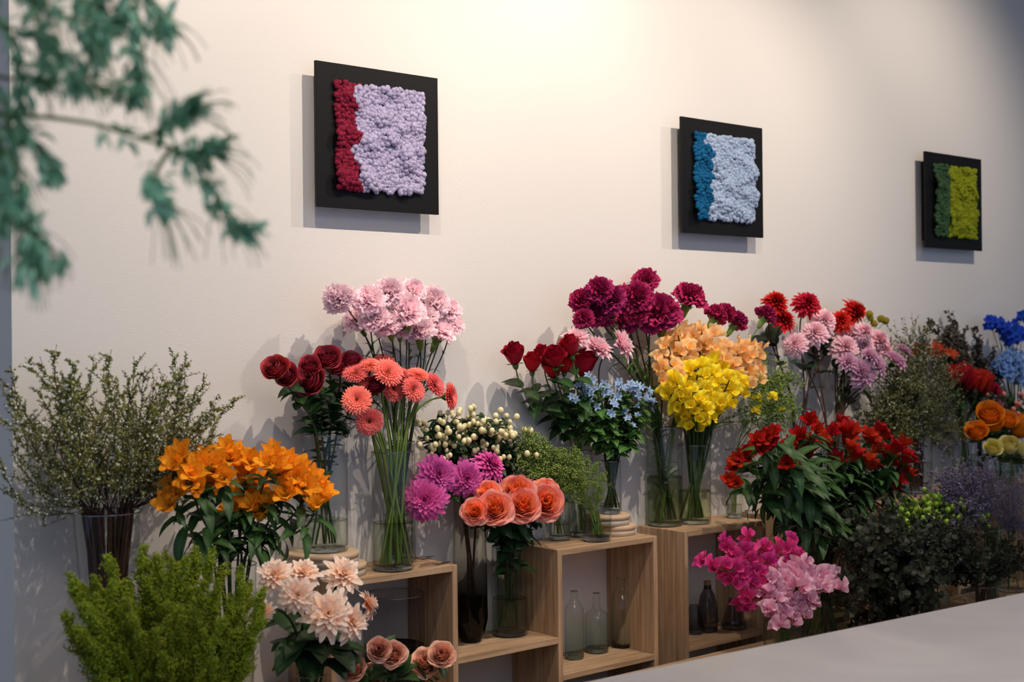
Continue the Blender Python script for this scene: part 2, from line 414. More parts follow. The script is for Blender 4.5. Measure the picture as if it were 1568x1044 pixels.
def m_alstro(seed):
    rng = np.random.default_rng(seed); mb = MB(); op = rng.uniform(0.85, 1.15)
    for i in range(3):
        petal(mb, 1.18, 0.74, 16, 82 * op, i * 2.094, r0=0.04, z0=-0.75, cup=0.08, ruf=0.03, rf=2.5, nu=9, nv=9, prof='round', tip=0.28, rng=rng, p=2.0)
    for i in range(3):
        petal(mb, 1.20, 0.50, 12, 66 * op, i * 2.094 + 1.047, r0=0.03, z0=-0.75, cup=0.16, ruf=0.02, rf=2, nu=8, nv=5, prof='ob', tip=0.10, rng=rng, p=2.0)
    for i in range(5):
        a = rng.random() * 6.28; tube(mb, [(0, 0, -0.6), (0.06 * math.cos(a), 0.06 * math.sin(a), -0.1), (0.2 * math.cos(a), 0.2 * math.sin(a), 0.28)], 0.012, 0.016, 4, (0.1, 0.2, 0.1))
    return mb
def m_sweetpea(seed):
    rng = np.random.default_rng(seed); mb = MB()
    petal(mb, 1.05, 1.75, 25, 95, PI / 2, r0=0.02, z0=-0.35, cup=-0.08, ruf=0.09, rf=2.6, nu=8, nv=13, prof='fan', tip=0.25, rng=rng, p=0.8)
    for sg in (-1, 1):
        petal(mb, 0.85, 0.75, 20, 62, PI / 2 + sg * 1.0, r0=0.02, z0=-0.25, cup=0.18, ruf=0.07, rf=2.0, nu=6, nv=7, prof='fan', tip=0.3, rng=rng)
    for sg in (-1, 1):
        petal(mb, 0.62, 0.6, 12, 50, -PI / 2 + sg * 0.6, r0=0.02, z0=-0.25, cup=0.3, ruf=0.05, rf=2.0, nu=5, nv=5, prof='ob', tip=0.3, rng=rng)
    return mb
def m_star(seed, n=5, Wd=0.48, a=86, prof='oval'):
    rng = np.random.default_rng(seed); mb = MB()
    for i in range(n): petal(mb, 1.0, Wd, 60, a + rng.normal() * 6, i * 2 * PI / n + rng.normal() * .05, r0=0.05, z0=0, cup=0.1, nu=5, nv=3, prof=prof, rng=rng)
    for i in range(n): petal(mb, 0.22, 0.12, 5, 20, i * 2 * PI / n + .6, r0=0.06, z0=0, cup=0.2, nu=3, nv=3, prof=prof, rng=rng)
    return mb
def leaf_tpl(Lw=0.45, bend=25, fold=0.15, nu=7, prof='pt', wav=0.0, seed=0):
    """unit leaf along +X, face +Z, width Lw"""
    rng = np.random.default_rng(seed); nv = 5
    s = np.linspace(0, 1, nu); v = np.linspace(-1, 1, nv); w = Lw * prof_w(s, prof)
    ang = -bend * D2R * s; x = np.concatenate([[0], np.cumsum(np.cos(ang[:-1]))]) / (nu - 1); z = np.concatenate([[0], np.cumsum(np.sin(ang[:-1]))]) / (nu - 1)
    X = np.repeat(x[:, None], nv, 1); Y = v[None] * w[:, None] / 2
    Z = z[:, None] + fold * np.abs(Y) + wav * np.sin(s[:, None] * 14 + v[None] * 2) * np.abs(v)[None] * 0.5
    C = np.stack([np.repeat((1 - np.abs(v))[None] ** 3, nu, 0) * 0.7, np.repeat(np.abs(v)[None], nu, 0), np.full((nu, nv), .5)], -1)
    mb = MB(); mb.add(np.stack([X, Y, Z], -1).reshape(-1, 3), gridq(nu, nv), C.reshape(-1, 3)); return mb.arr()
LT = {'rose': leaf_tpl(0.62, 35, 0.25), 'alstro': leaf_tpl(0.28, 75, 0.2, 9), 'long': leaf_tpl(0.13, 70, 0.3, 7), 'small': leaf_tpl(0.5, 20, 0.2, 4),
      'tiny': leaf_tpl(0.36, 15, 0.1, 3), 'round': leaf_tpl(0.85, 15, 0.1, 5, 'oval'), 'broad': leaf_tpl(0.55, 45, 0.2, 8), 'wild': leaf_tpl(0.35, 50, 0.2, 6)}

# ------------------------------------------------------------------ material set
M = {}
M['stem'] = leaf_mat('stem_green', '#2c4220', '#445e2c', 0.5)
M['stem_light'] = leaf_mat('stem_light_green', '#55702c', '#728c3e', 0.5)
M['stem_brown'] = leaf_mat('stem_brown', '#4a3226', '#5a3e2c', 0.7)
M['leaf'] = leaf_mat('leaf_green', '#2f4f26', '#4a6e35')
M['leaf_dark'] = leaf_mat('leaf_dark_green', '#1f3a1e', '#33522c')
M['leaf_mid'] = leaf_mat('leaf_mid_green', '#446a30', '#648a42')
M['leaf_gray'] = leaf_mat('leaf_grey_green', '#48573f', '#66755a', 0.6)
M['leaf_fresh'] = leaf_mat('leaf_fresh_green', '#5f7f2e', '#87a344')
M['rose_leaf'] = leaf_mat('rose_leaf_green', '#2c4c26', '#436636', 0.4)
M['glass'] = clear_glass('clear_glass')
M['rim'] = clear_glass('glass_rim', (0.60, 0.63, 0.64), 0.9, base=0.25)
M['base'] = solid_glass('thick_glass')
M['water'] = clear_glass('water', (0.90, 0.92, 0.86), 0.3, base=0.02)
M['wood'] = wood_mat()

_BC = {}
def BL(key, fn, mat, nvar=3, **kw):
    """cached bloom meshes"""
    if key not in _BC:
        _BC[key] = []
        for i in range(nvar):
            mb = fn(11 * i + 3, **kw); v, q, c = mb.arr(); k = 1.0 / np.percentile(np.hypot(v[:, 0], v[:, 1]), 96)
            m2 = MB(); m2.add(v * k, q, c); me = m2.mesh(key, mat); me['k'] = float(k); _BC[key].append(me)
    return _BC[key]
RNG = np.random.default_rng(7)
UP = np.array([0, 0, 1.0]); CAMDIR = nrm(np.array([-_F[0], -_F[1], 0]))
def quat(face, roll=0.0):
    q = Vector(face).to_track_quat('Z', 'Y'); return q @ Quaternion((0, 0, 1), roll)

# ------------------------------------------------------------------ room
def plain(name, boxes, mat, off=(0, 0, 0), smooth=False, parent=None, loc=None):
    mb = MB()
    for b in boxes: box(mb, *b)
    me = mb.mesh(name, mat, smooth); fix_normals(me)
    return obj(name, me, parent, loc or (0, 0, 0))
def wall_mat():
    m, nt, out = newmat('cream_wallpaper')
    pb = nt.nodes.new('ShaderNodeBsdfPrincipled'); nt.links.new(pb.outputs[0], out.inputs[0])
    pb.inputs['Base Color'].default_value = rgb('#e6e1da'); pb.inputs['Roughness'].default_value = 0.75; pb.inputs['Specular IOR Level'].default_value = 0.2
    tc = nt.nodes.new('ShaderNodeTexCoord'); mp = nt.nodes.new('ShaderNodeMapping'); nt.links.new(tc.outputs['Object'], mp.inputs[0])
    mp.inputs['Scale'].default_value = (60, 60, 320)
    n = nt.nodes.new('ShaderNodeTexNoise'); n.inputs['Scale'].default_value = 1; n.inputs['Detail'].default_value = 3; nt.links.new(mp.outputs[0], n.inputs['Vector'])
    b = nt.nodes.new('ShaderNodeBump'); b.inputs['Strength'].default_value = 0.25; b.inputs['Distance'].default_value = 0.0012
    nt.links.new(n.outputs[0], b.inputs['Height']); nt.links.new(b.outputs[0], pb.inputs['Normal'])
    return m
WALL = wall_mat()
struct(plain('wall_back', [(P(18, 500, 0)[0], 9.0, 0.0, 0.25, 0, 3.2)], WALL))
struct(plain('wall_left', [(-2.5, P(18, 500, 0)[0] - 0.02, 0.9, 1.1, 0, 3.2)], WALL))
struct(plain('floor', [(-3, 9, -6, 1.1, -0.1, 0.0)], simple('grey_floor', '#6f6a66', 0.5, noisecol='#7f7a74', scale=3)))
struct(plain('ceiling', [(-3, 9, -3.4, 1.1, 3.2, 3.3)], simple('ceiling_paint', '#cfc8c0', 0.9)))
struct(plain('wall_right', [(9.0, 9.2, -6, 1.1, 0, 3.2)], WALL))

# ------------------------------------------------------------------ wooden cube shelving
ZT = 0.911; TH = 0.0155; SD = 0.19
def cube_unit(x0, x1, label, boards=(0.583, 0.255), group='light oak cube shelves along the wall', zt=ZT, depth=SD, bottom=0.0):
    t = thing('cube_shelf', label, 'shelf', (x0, -depth, 0), group)
    def part(name, b, g):
        mb = MB(); box(mb, *b, bev=0.0008, grain=g); me = mb.mesh(name, M['wood'], False, off=(x0, -depth, 0)); fix_normals(me); return obj(name, me, t)
    part('side_panel', (x0, x0 + TH, -depth, -0.003, bottom, zt), 'z'); part('side_panel', (x1 - TH, x1, -depth, -0.003, bottom, zt), 'z')
    part('top_board', (x0 + TH, x1 - TH, -depth + 0.0005, -0.003, zt - TH, zt), 'x')
    for zb in boards: part('shelf_board', (x0 + TH, x1 - TH, -depth + 0.0005, -0.003, zb - TH, zb), 'x')
    return t
XA0, XA1, XB0, XB1, XC0, XC1 = 1.645, 2.011, 2.342, 2.717, 2.828, 3.189
cube_unit(XA0, XA1, 'oak cube shelf under the coral gerberas, smoky glass bowl inside its compartment')
cube_unit(XB0, XB1, 'oak cube shelf with four pale green glass bottles in its open compartment')
cube_unit(XC0, XC1, 'oak cube shelf under the yellow sweet peas, dark corked bottle inside')
def bridge(x0, x1, z, label):
    t = thing('shelf_board', label, 'shelf', (x0, -SD, z), 'boards between the cube shelves')
    mb = MB(); box(mb, x0, x1, -SD, -0.003, z - TH, z, bev=0.0008); me = mb.mesh('board', M['wood'], False, off=(x0, -SD, z)); fix_normals(me); obj('board', me, t)
ZM = 0.683
o_ = plain('shelf_board', [(XA1, XB0, -SD, -0.003, ZM - TH, ZM)], M['wood']); tag(o_, 'low oak board bridging two cube shelves, under the tall smoked vase', 'shelf')
XD = [(3.30, 3.67), (3.78, 4.14), (4.24, 4.60), (4.70, 5.06)]
DL = ['oak cube shelf mostly hidden behind the red alstroemerias', 'oak cube shelf behind the frothy white-flowered filler bush',
      'oak cube shelf behind the purple statice, below the orange roses', 'oak cube shelf at the far right end of the display']
for (a, b), l_ in zip(XD, DL): cube_unit(a, b, l_)
# low benches that carry the front vases
def bench(x0, x1, yf, yb, z, label):
    t = thing('display_bench', label, 'bench', (x0, -yf, 0))
    for nm, b in (('top_board', (x0, x1, -yf, -yb, z - 0.02, z)), ('side_panel', (x0, x0 + 0.02, -yf, -yb, 0, z - 0.02)), ('side_panel', (x1 - 0.02, x1, -yf, -yb, 0, z - 0.02))):
        mb = MB(); box(mb, *b, bev=0.001); me = mb.mesh(nm, M['wood'], False, off=(x0, -yf, 0)); fix_normals(me); obj(nm, me, t)
ZL, ZF, ZR = 0.66, 0.50, 0.56
bench(1.02, 1.62, 0.27, 0.01, ZL, 'wooden bench against the wall under the spirea and orange alstroemeria vases')
bench(0.80, 2.25, 0.66, 0.29, ZF, 'low wooden bench in front, under the goldenrod and cream dahlia vases')
bench(2.35, 3.30, 0.66, 0.22, ZR, 'low wooden bench behind the counter, under the pink sweet pea vase')
bench(3.35, 5.30, 0.66, 0.22, ZR, 'low wooden bench behind the counter, under the eucalyptus and statice vases')

# ------------------------------------------------------------------ white counter in the foreground
ZC = 0.90
c0, c1 = PZ(895, 1044, ZC), PZ(1568, 907, ZC)
dcn = nrm(np.array([c1[0] - c0[0], c1[1] - c0[1], 0])); ncn = np.array([dcn[1], -dcn[0], 0])
def counter():
    t = thing('counter', 'white marbled counter top cutting across the lower right foreground', 'counter', (c0[0], c0[1], 0))
    m, nt, out = newmat('white_counter_top')
    pb = nt.nodes.new('ShaderNodeBsdfPrincipled'); nt.links.new(pb.outputs[0], out.inputs[0]); pb.inputs['Roughness'].default_value = 0.35
    tc = nt.nodes.new('ShaderNodeTexCoord'); n = nt.nodes.new('ShaderNodeTexNoise'); n.inputs['Scale'].default_value = 3.0; n.inputs['Detail'].default_value = 7; n.inputs['Distortion'].default_value = 1.2
    nt.links.new(tc.outputs['Object'], n.inputs['Vector'])
    nt.links.new(mixrgb(nt, n.outputs[0], rgb('#c2bdbd'), rgb('#eee8e2')), pb.inputs['Base Color'])
    for nm, (ext0, ext1, d0, d1, z0, z1), mt in (('counter_top', (-1.6, 2.6, 0.0, 0.62, ZC - 0.035, ZC), m), ('counter_body', (-1.57, 2.57, 0.03, 0.60, 0.0, ZC - 0.035), simple('counter_body_paint', '#b8b2ae', 0.6))):
        mb = MB(); box(mb, ext0, ext1, d0, d1, z0, z1, bev=0.002)
        v, q, c = mb.arr(); v2 = v[:, 0:1] * dcn + v[:, 1:2] * ncn + np.array([0, 0, 1]) * v[:, 2:3]
        mb2 = MB(); mb2.add(v2, q, c); me = mb2.mesh(nm, mt, False); fix_normals(me); obj(nm, me, t)
counter()

# ------------------------------------------------------------------ moss pictures
def moss_mat(name, c1, c2, c3):
    m, nt, out = newmat(name)
    at = nt.nodes.new('ShaderNodeAttribute'); at.attribute_name = 'pc'; sp = nt.nodes.new('ShaderNodeSeparateColor'); nt.links.new(at.outputs['Color'], sp.inputs[0])
    c = mixrgb(nt, sp.outputs[1], rgb(c1), rgb(c2)); c = mixrgb(nt, math_(nt, 'MULTIPLY', sp.outputs[2], 0.5), c, rgb(c3))
    pb = nt.nodes.new('ShaderNodeBsdfPrincipled'); nt.links.new(c, pb.inputs['Base Color']); pb.inputs['Roughness'].default_value = 0.95; pb.inputs['Specular IOR Level'].default_value = 0.1
    tc = nt.nodes.new('ShaderNodeTexCoord'); n = nt.nodes.new('ShaderNodeTexNoise'); n.inputs['Scale'].default_value = 900; nt.links.new(tc.outputs['Object'], n.inputs['Vector'])
    b = nt.nodes.new('ShaderNodeBump'); b.inputs['Strength'].default_value = 0.8; b.inputs['Distance'].default_value = 0.002
    nt.links.new(n.outputs[0], b.inputs['Height']); nt.links.new(b.outputs[0], pb.inputs['Normal']); nt.links.new(pb.outputs[0], out.inputs[0])
    return m
def moss_part(name, mat, inside, x0, x1, z0, z1, seed, parent, cell=0.0085, h=0.016):
    """cushions of reindeer moss: knobbly balls on a jittered grid, each furred with fine crumbs"""
    rng = np.random.default_rng(seed); mb = MB()
    ball = sph(14, 9); crumb = sph(4, 3)
    nx, nz = int((x1 - x0) / cell), int((z1 - z0) / cell); pts = []
    for i in range(nx + 1):
        for j in range(nz + 1):
            x = x0 + (i + 0.5 * (j % 2)) * cell + rng.normal() * cell * 0.25; z = z0 + j * cell + rng.normal() * cell * 0.25
            if x0 <= x <= x1 and z0 <= z <= z1 and inside(x, z): pts.append((x, z))
    big = rng.random((26, 2)) * [x1 - x0, z1 - z0] + [x0, z0]
    Pp, S = [], []
    for (x, z) in pts:
        k = sum(math.exp(-((x - bx) ** 2 + (z - bz) ** 2) / 0.0003) for bx, bz in big)
        Pp.append((x, -(0.003 + min(k, 1.3) * 0.013 + rng.random() * 0.004), z)); S.append(cell * rng.uniform(0.62, 0.95))
    Pp = np.array(Pp); S = np.array(S)
    bv, bq, bc = ball
    K = len(Pp); th = rng.random((K, len(bv))) * 0.30
    v = bv[None] * (S[:, None, None] * (0.86 + th[:, :, None])) + Pp[:, None]
    c = np.zeros((K, len(bv), 3)); c[:, :, 1] = rng.random((K, 1)); c[:, :, 2] = rng.random((K, len(bv)))
    mb.add(v.reshape(-1, 3), (bq[None] + (np.arange(K) * len(bv))[:, None, None]).reshape(-1, 4), c.reshape(-1, 3))
    nc = 44; d = rng.normal(size=(K, nc, 3)); d[:, :, 1] = -np.abs(d[:, :, 1]); d /= np.linalg.norm(d, axis=2)[..., None]
    cp = (Pp[:, None] + d * S[:, None, None] * rng.uniform(0.9, 1.12, (K, nc, 1))).reshape(-1, 3)
    mb.scatter(crumb, np.tile(np.eye(3), (len(cp), 1, 1)), cp, rng.uniform(0.0006, 0.0015, len(cp)), rng)
    return obj(name, mb.mesh(name, mat), parent)
BLACK = simple('black_frame_lacquer', '#0c0b0a', 0.5, spec=0.25)
def moss_picture(xl, xr, zb, zt, frac, cols, labels, seed, margin=0.052, names=('crimson', 'lavender')):
    t = thing('moss_picture', labels, 'picture', (xl, 0, zb), 'black framed moss pictures on the wall')
    w, h = xr - xl, zt - zb
    for nm, b in (('frame_board', (0, w, -0.045, -0.036, 0, h)), ('spacer', (0.040, w - 0.035, -0.036, -0.001, 0.03, h - 0.03))):
        mb = MB(); box(mb, *b, bev=0.0008); me = mb.mesh(nm, BLACK, False); fix_normals(me); obj(nm, me, t)
    rng = np.random.default_rng(seed); kz = np.linspace(0, h, 11); kx = rng.uniform(-0.016, 0.016, 11)
    kx[1::2] += 0.012; kx[::2] -= 0.010
    bound = lambda z: margin + (w - 2 * margin) * frac + np.interp(z, kz, kx)
    a = (margin, w - margin, margin - 0.006, h - margin + 0.006)
    sub = obj('moss_field', None, t, (0, -0.045, 0)) if False else None
    o1 = moss_part('moss_patch', cols[0], lambda x, z: x < bound(z), a[0], a[1], a[2], a[3], seed + 1, t); o1.location = (0, -0.045, 0); o1['label'] = names[0] + ' moss'
    o2 = moss_part('moss_patch', cols[1], lambda x, z: x >= bound(z), a[0], a[1], a[2], a[3], seed + 2, t); o2.location = (0, -0.045, 0); o2['label'] = names[1] + ' moss'
moss_picture(1.710, 2.075, 1.784, 2.1345, 0.24, (moss_mat('crimson_moss', '#78182f', '#942440', '#b03c56'), moss_mat('lavender_moss', '#b4a9cc', '#c6bddc', '#d8d0e6')),
             'black framed moss picture, crimson strip beside lavender, nearest of the three', 5)
moss_picture(2.991, 3.370, 1.781, 2.131, 0.22, (moss_mat('teal_moss', '#0f4f7c', '#1c6796', '#2b80ac'), moss_mat('pale_blue_moss', '#a0b6d4', '#b4c6e0', '#ccd6ea')),
             'black framed moss picture, deep blue strip beside pale blue, middle of three', 9, names=('deep blue', 'pale blue'))
moss_picture(4.289, 4.668, 1.787, 2.137, 0.26, (moss_mat('dark_green_moss', '#37533a', '#466446', '#587a50'), moss_mat('lime_moss', '#7c8a18', '#96a022', '#b0b438')),
             'black framed moss picture, dark green strip beside lime green, farthest right', 14, names=('dark green', 'lime green'))

# ------------------------------------------------------------------ vases
VLOG = []
def vase(label, cx, cy, z0, h, r, r_top=None, water=0.5, mat=None, prof=None, base_h=0.012, wmat=None, group=None, name='glass_vase', cat='vase', rim=True, n=48):
    rt = r_top or r; VLOG.append((label, cx, cy, r, z0, h))
    t = thing(name, label, cat, (cx, cy, z0), group)
    mb = MB(); 
    pr = prof or [(r * 0.2, 0.001), (r * 0.92, 0.001), (r, 0.006), (r + (rt - r) * 0.5, h * 0.5), (rt, h - 0.001)]
    lathe(mb, pr, n); obj('glass_body', mb.mesh('glass_body', mat or M['glass'], True), t)
    if rim:
        mb = MB(); q_ = pr[-1][0]; zz = pr[-1][1]
        lathe(mb, [(q_, zz - 0.0016), (q_ + 0.0006, zz), (q_, zz + 0.0012), (q_ - 0.0018, zz + 0.0012), (q_ - 0.0022, zz), (q_ - 0.0018, zz - 0.0016)], n)
        obj('rim', mb.mesh('rim', M['rim'], True), t)
    if base_h:
        mb = MB(); rr = pr[1][0] - 0.0015
        lathe(mb, [(0.0005, 0.003), (rr * 0.9, 0.002), (rr, 0.005), (rr * 1.0, base_h * 0.8), (rr * 0.93, base_h), (0.0005, base_h)], n); me = mb.mesh('thick_base', M['base'], True); fix_normals(me); obj('thick_base', me, t)
    if water:
        zw = h * water; P_ = np.array(pr); rad = lambda z: np.interp(z, P_[:, 1], P_[:, 0]) - 0.0025
        zs = np.linspace(base_h + 0.001, zw, 8); mb = MB()
        lathe(mb, [(0.0005, zs[0])] + [(rad(z), z) for z in zs] + [(rad(zw) - 0.001, zw - 0.001), (0.0005, zw - 0.001)], n)
        obj('water', mb.mesh('water', wmat or M['water'], True), t)
    return dict(x=cx, y=cy, z0=z0 + base_h, zm=z0 + h, r=min(rt, r) * 0.8, rm=rt * 0.9, obj=t)
def disc_stack(px, py, z, r, n, labels, th=0.028):
    c = PZ(px, py, z); bark = simple('birch_bark', '#d8cdbc', 0.7, noisecol='#b9a892', scale=60); cut = simple('birch_cut_face', '#d9bfa0', 0.7, noisecol='#c4a584', scale=25)
    for i in range(n):
        dx, dy = (0.012, -0.004) if i == 0 else (-0.004, 0.003)
        t = thing('round_wood_box', labels[i], 'wooden box', (c[0] + dx, c[1] + dy, z + i * th), 'round pale wood boxes under vases')
        mb = MB(); lathe(mb, [(0.001, 0.0), (r, 0.0), (r, th * 0.55), (r - 0.0015, th * 0.58)], 56); obj('box_body', mb.mesh('box_body', bark), t)
        mb = MB(); lathe(mb, [(r - 0.002, th * 0.56), (r + 0.0015, th * 0.58), (r + 0.002, th * 0.97), (r, th), (r * 0.6, th), (0.001, th)], 56); obj('lid', mb.mesh('lid', cut), t)
    return c

# ------------------------------------------------------------------ bunch machinery
REG = {}
def reg(bunch, o, px, py, desc, fixed=None): REG.setdefault(bunch, []).append((o, px, py, desc, fixed))
ORD = ['leftmost', 'second', 'third', 'fourth', 'fifth', 'sixth', 'seventh', 'eighth', 'ninth', 'tenth']
def finalize():
    for b, L in REG.items():
        Lf = [e for e in L if not e[4]]
        for e in L:
            if e[4]: e[0]['label'] = e[4]
        n = len(Lf)
        if n == 0: continue
        nr = 1 if n <= 4 else max(2, round(n / 4.5)); Lf.sort(key=lambda e: e[2]); per = math.ceil(n / nr)
        rows = [Lf[i:i + per] for i in range(0, n, per)]; nr = len(rows)
        rn = {1: [''], 2: ['upper', 'lower'], 3: ['top', 'middle', 'bottom'], 4: ['top', 'second', 'third', 'bottom'], 5: ['top', 'second', 'middle', 'fourth', 'bottom'], 6: ['top', 'second', 'third', 'fourth', 'fifth', 'bottom']}.get(nr)
        for ri, r in enumerate(rows):
            r.sort(key=lambda e: e[1])
            for k, e in enumerate(r):
                rowt = ' in the %s row' % rn[ri] if nr > 1 else ''
                if len(r) == 1: s = 'alone' + rowt if nr > 1 else ''
                elif k == 0: s = 'leftmost' + rowt
                elif k == len(r) - 1: s = 'rightmost' + rowt
                else: s = ORD[k] + ' from left' + rowt
                lb = e[3] + (', ' + s if s else '')
                e[0]['label'] = lb + ' of its bunch' if ' row' in s and len(lb.split()) <= 13 else lb
def leaves_on(mb, curve, n, tpl, Lr, tr, tilt, rng, up=0.35):
    N = len(curve); F, U, Pp, S = [], [], [], []
    for i in range(n):
        t = tr[0] + (tr[1] - tr[0]) * ((i + rng.random()) / max(n, 1)); k = min(int(t * (N - 1)), N - 2); f = t * (N - 1) - k
        p = curve[k] * (1 - f) + curve[k + 1] * f; tan = nrm(curve[k + 1] - curve[k])
        a = rng.random() * 6.28; side = nrm(np.array([math.cos(a), math.sin(a), 0]) - tan * (math.cos(a) * tan[0] + math.sin(a) * tan[1]))
        F.append(nrm(side + tan * tilt + UP * (rng.random() - 0.5) * 0.4)); U.append(nrm(UP * 0.8 + tan * 0.5 + np.array([0, -0.25, 0]))); Pp.append(p); S.append(rng.uniform(*Lr))
    mb.scatter(tpl, frames(F, U), Pp, S, rng)
def stem_curve(v, B, face, rng, lean=1.0, stiff=0.35):
    ax = np.array([v['x'], v['y'], 0]); d = B - ax; d[2] = 0; dl = np.linalg.norm(d); dn = d / (dl + 1e-6)
    m = np.array([v['x'], v['y'], v['zm']]) + dn * v['rm'] * min(0.85, dl / 0.07) * rng.uniform(0.5, 1.0) + np.array([*(rng.normal(size=2) * v['rm'] * 0.15), 0])
    b0 = np.array([v['x'], v['y'], v['z0'] + 0.004]) - dn * v['r'] * 0.5 * min(1, dl / 0.06) + np.array([*(rng.normal(size=2) * v['r'] * 0.28), 0])
    L = np.linalg.norm(B - m)
    up = nrm(m - b0)
    c2 = bez(m, m + up * L * stiff, B - nrm(face) * L * stiff, B, 16)
    c1 = np.array([b0 + (m - b0) * t for t in np.linspace(0, 1, 6)])[:-1]
    return np.vstack([c1, c2]), b0
def facing(v, B, rng, out=0.9, up=0.6, camw=0.6, noise=0.15):
    d = B - np.array([v['x'], v['y'], B[2]]); 
    return nrm(d / 0.12 * out * 0.5 + UP * up + CAMDIR * camw + rng.normal(size=3) * noise)
def flower(bunch, name, cat, desc, v, px, py, yo, rpx, meshes, stem_mat=None, stem_r=0.0022, extra=None, leaf=None, face=None, attach=0.6, fixed=None, grp=None, squash=None,
           out=0.9, up=0.6, camw=0.6, center=None, noise=0.15):
    rng = np.random.default_rng(int(px * 31 + py * 7) % 99991)
    B = P(px, py, yo); r = rpx * M_PX(px, yo)
    f = nrm(np.array(face, float)) if face is not None else facing(v, B, rng, out, up, camw, noise)
    cv, b0 = stem_curve(v, B - f * r * attach * meshes[0].get('k', 1.0), f, rng)
    t = thing(name, '', cat, b0, grp or bunch); reg(bunch, t, px, py, desc, fixed)
    mb = MB(); tube(mb, cv, stem_r, stem_r * 0.85, 6, (0.4, 0.5, 0.5)); obj('stem', mb.mesh('stem', stem_mat or M['stem'], off=b0), t)
    if leaf:
        mb = MB(); leaves_on(mb, cv, leaf[0], LT[leaf[1]], leaf[2], leaf[3], leaf[4], rng); obj('leaves', mb.mesh('leaves', leaf[5], off=b0), t)
    q = quat(f, rng.random() * 6.28); sc_ = r if squash is None else tuple(r * s for s in squash)
    me_ = meshes[rng.integers(len(meshes))]; k_ = me_.get('k', 1.0)
    bl = obj('bloom', me_, t, B - b0, q, sc_)
    if extra: obj(extra[0], extra[1], t, B - b0, q, r * k_)
    if center: obj('flower_center', center, bl, scale=k_)
    return t
def cluster(bunch, name, cat, desc, v, pts, yo, rpx, meshes, drop=0.05, stem_r=0.0028, leaf=None, stem_mat=None, attach=0.7, fixed=None, ped_r=0.0012, camw=0.6, up=0.3, leafwhorl=None, buds=None, gmats=None):
    """one stem that ends in several florets (pixel positions) on short stalks"""
    rng = np.random.default_rng(int(pts[0][0] * 13 + pts[0][1] * 5) % 99991)
    Bs = [P(x, y, yo + rng.normal() * 0.012) for x, y in pts]; c = np.mean(Bs, 0)
    axis = facing(v, c, rng, 0.8, 0.9, 0.2); node = c - axis * drop
    cv, b0 = stem_curve(v, node, axis, rng)
    t = thing(name, '', cat, b0, bunch); mx, my = np.mean([p[0] for p in pts]), np.mean([p[1] for p in pts]); reg(bunch, t, mx, my, desc, fixed)
    mb = MB(); tube(mb, cv, stem_r, stem_r * 0.8, 6, (0.4, .5, .5)); r = rpx * M_PX(mx, yo)
    for k, B in enumerate(Bs):
        d = nrm(B - node); f = nrm(d * 0.9 + CAMDIR * camw + UP * up * 0.5 + rng.normal(size=3) * 0.2); a = B - f * r * attach
        tube(mb, bez(node, node + axis * 0.015, a - f * 0.015, a, 8), ped_r, ped_r, 5, (0.6, .5, .5))
        obj('bloom', meshes[rng.integers(len(meshes))], t, B - b0, quat(f, rng.random() * 6.28), r * rng.uniform(0.88, 1.12))
    obj('stem', mb.mesh('stem', stem_mat or M['stem'], off=b0), t)
    mb = MB()
    if leaf: leaves_on(mb, cv, leaf[0], LT[leaf[1]], leaf[2], leaf[3], leaf[4], rng)
    if leafwhorl: leaves_on(mb, np.array([node - axis * 0.012, node, node + axis * 0.006]), leafwhorl[0], LT[leafwhorl[1]], leafwhorl[2], (0, 1), 0.5, rng)
    if leaf or leafwhorl: obj('leaves', mb.mesh('leaves', (leaf or leafwhorl)[5] if leaf else M['leaf'], off=b0), t)
    return t
def spike(bunch, name, cat, desc, v, px, py, yo, rpx, meshes, n=5, span=0.09, ped=0.012, stem_r=0.0016, leaf=None, stem_mat=None, fixed=None, face=None, camw=0.7, upf=0.15, lean=0.9):
    """one stem with florets spaced along its upper part"""
    rng = np.random.default_rng(int(px * 17 + py * 3) % 99991)
    T = P(px, py, yo); f = nrm(np.array(face, float)) if face is not None else facing(v, T, rng, lean, 0.9, 0.1, 0.1)
    cv, b0 = stem_curve(v, T, f, rng); t = thing(name, '', cat, b0, bunch); reg(bunch, t, px, py, desc, fixed); r = rpx * M_PX(px, yo)
    seg = np.linalg.norm(np.diff(cv, axis=0), axis=1); cum = np.concatenate([[0], np.cumsum(seg)]); tot = cum[-1]; mb = MB(); tube(mb, cv, stem_r * 1.3, stem_r * 0.8, 6, (0.5, .5, .5))
    for k in range(n):
        s = tot - span * k / max(n - 1, 1); p = np.array([np.interp(s, cum, cv[:, i]) for i in range(3)]); a = k * 2.4 + rng.random()
        side = np.array([math.cos(a), math.sin(a), 0]); d = nrm(side + CAMDIR * 0.35 + UP * 0.2); q_ = p + d * (ped + r * 0.5) if k else p
        ff = nrm(d * 0.6 + CAMDIR * camw + UP * upf + rng.normal(size=3) * 0.2)
        if k: tube(mb, np.array([p, p + d * ped * 0.7 + UP * 0.002, q_ - ff * r * 0.2]), stem_r * 0.6, stem_r * 0.5, 4, (0.6, .5, .5))
        up_hint = Vector(ff).to_track_quat('Z', 'Y')
        obj('bloom', meshes[rng.integers(len(meshes))], t, q_ - b0, up_hint @ Quaternion((0, 0, 1), rng.normal() * 0.5), r * rng.uniform(0.85, 1.15))
    obj('stem', mb.mesh('stem', stem_mat or M['stem'], off=b0), t)
    if leaf:
        mb = MB(); leaves_on(mb, cv, leaf[0], LT[leaf[1]], leaf[2], leaf[3], leaf[4], rng); obj('leaves', mb.mesh('leaves', leaf[5], off=b0), t)
    return t

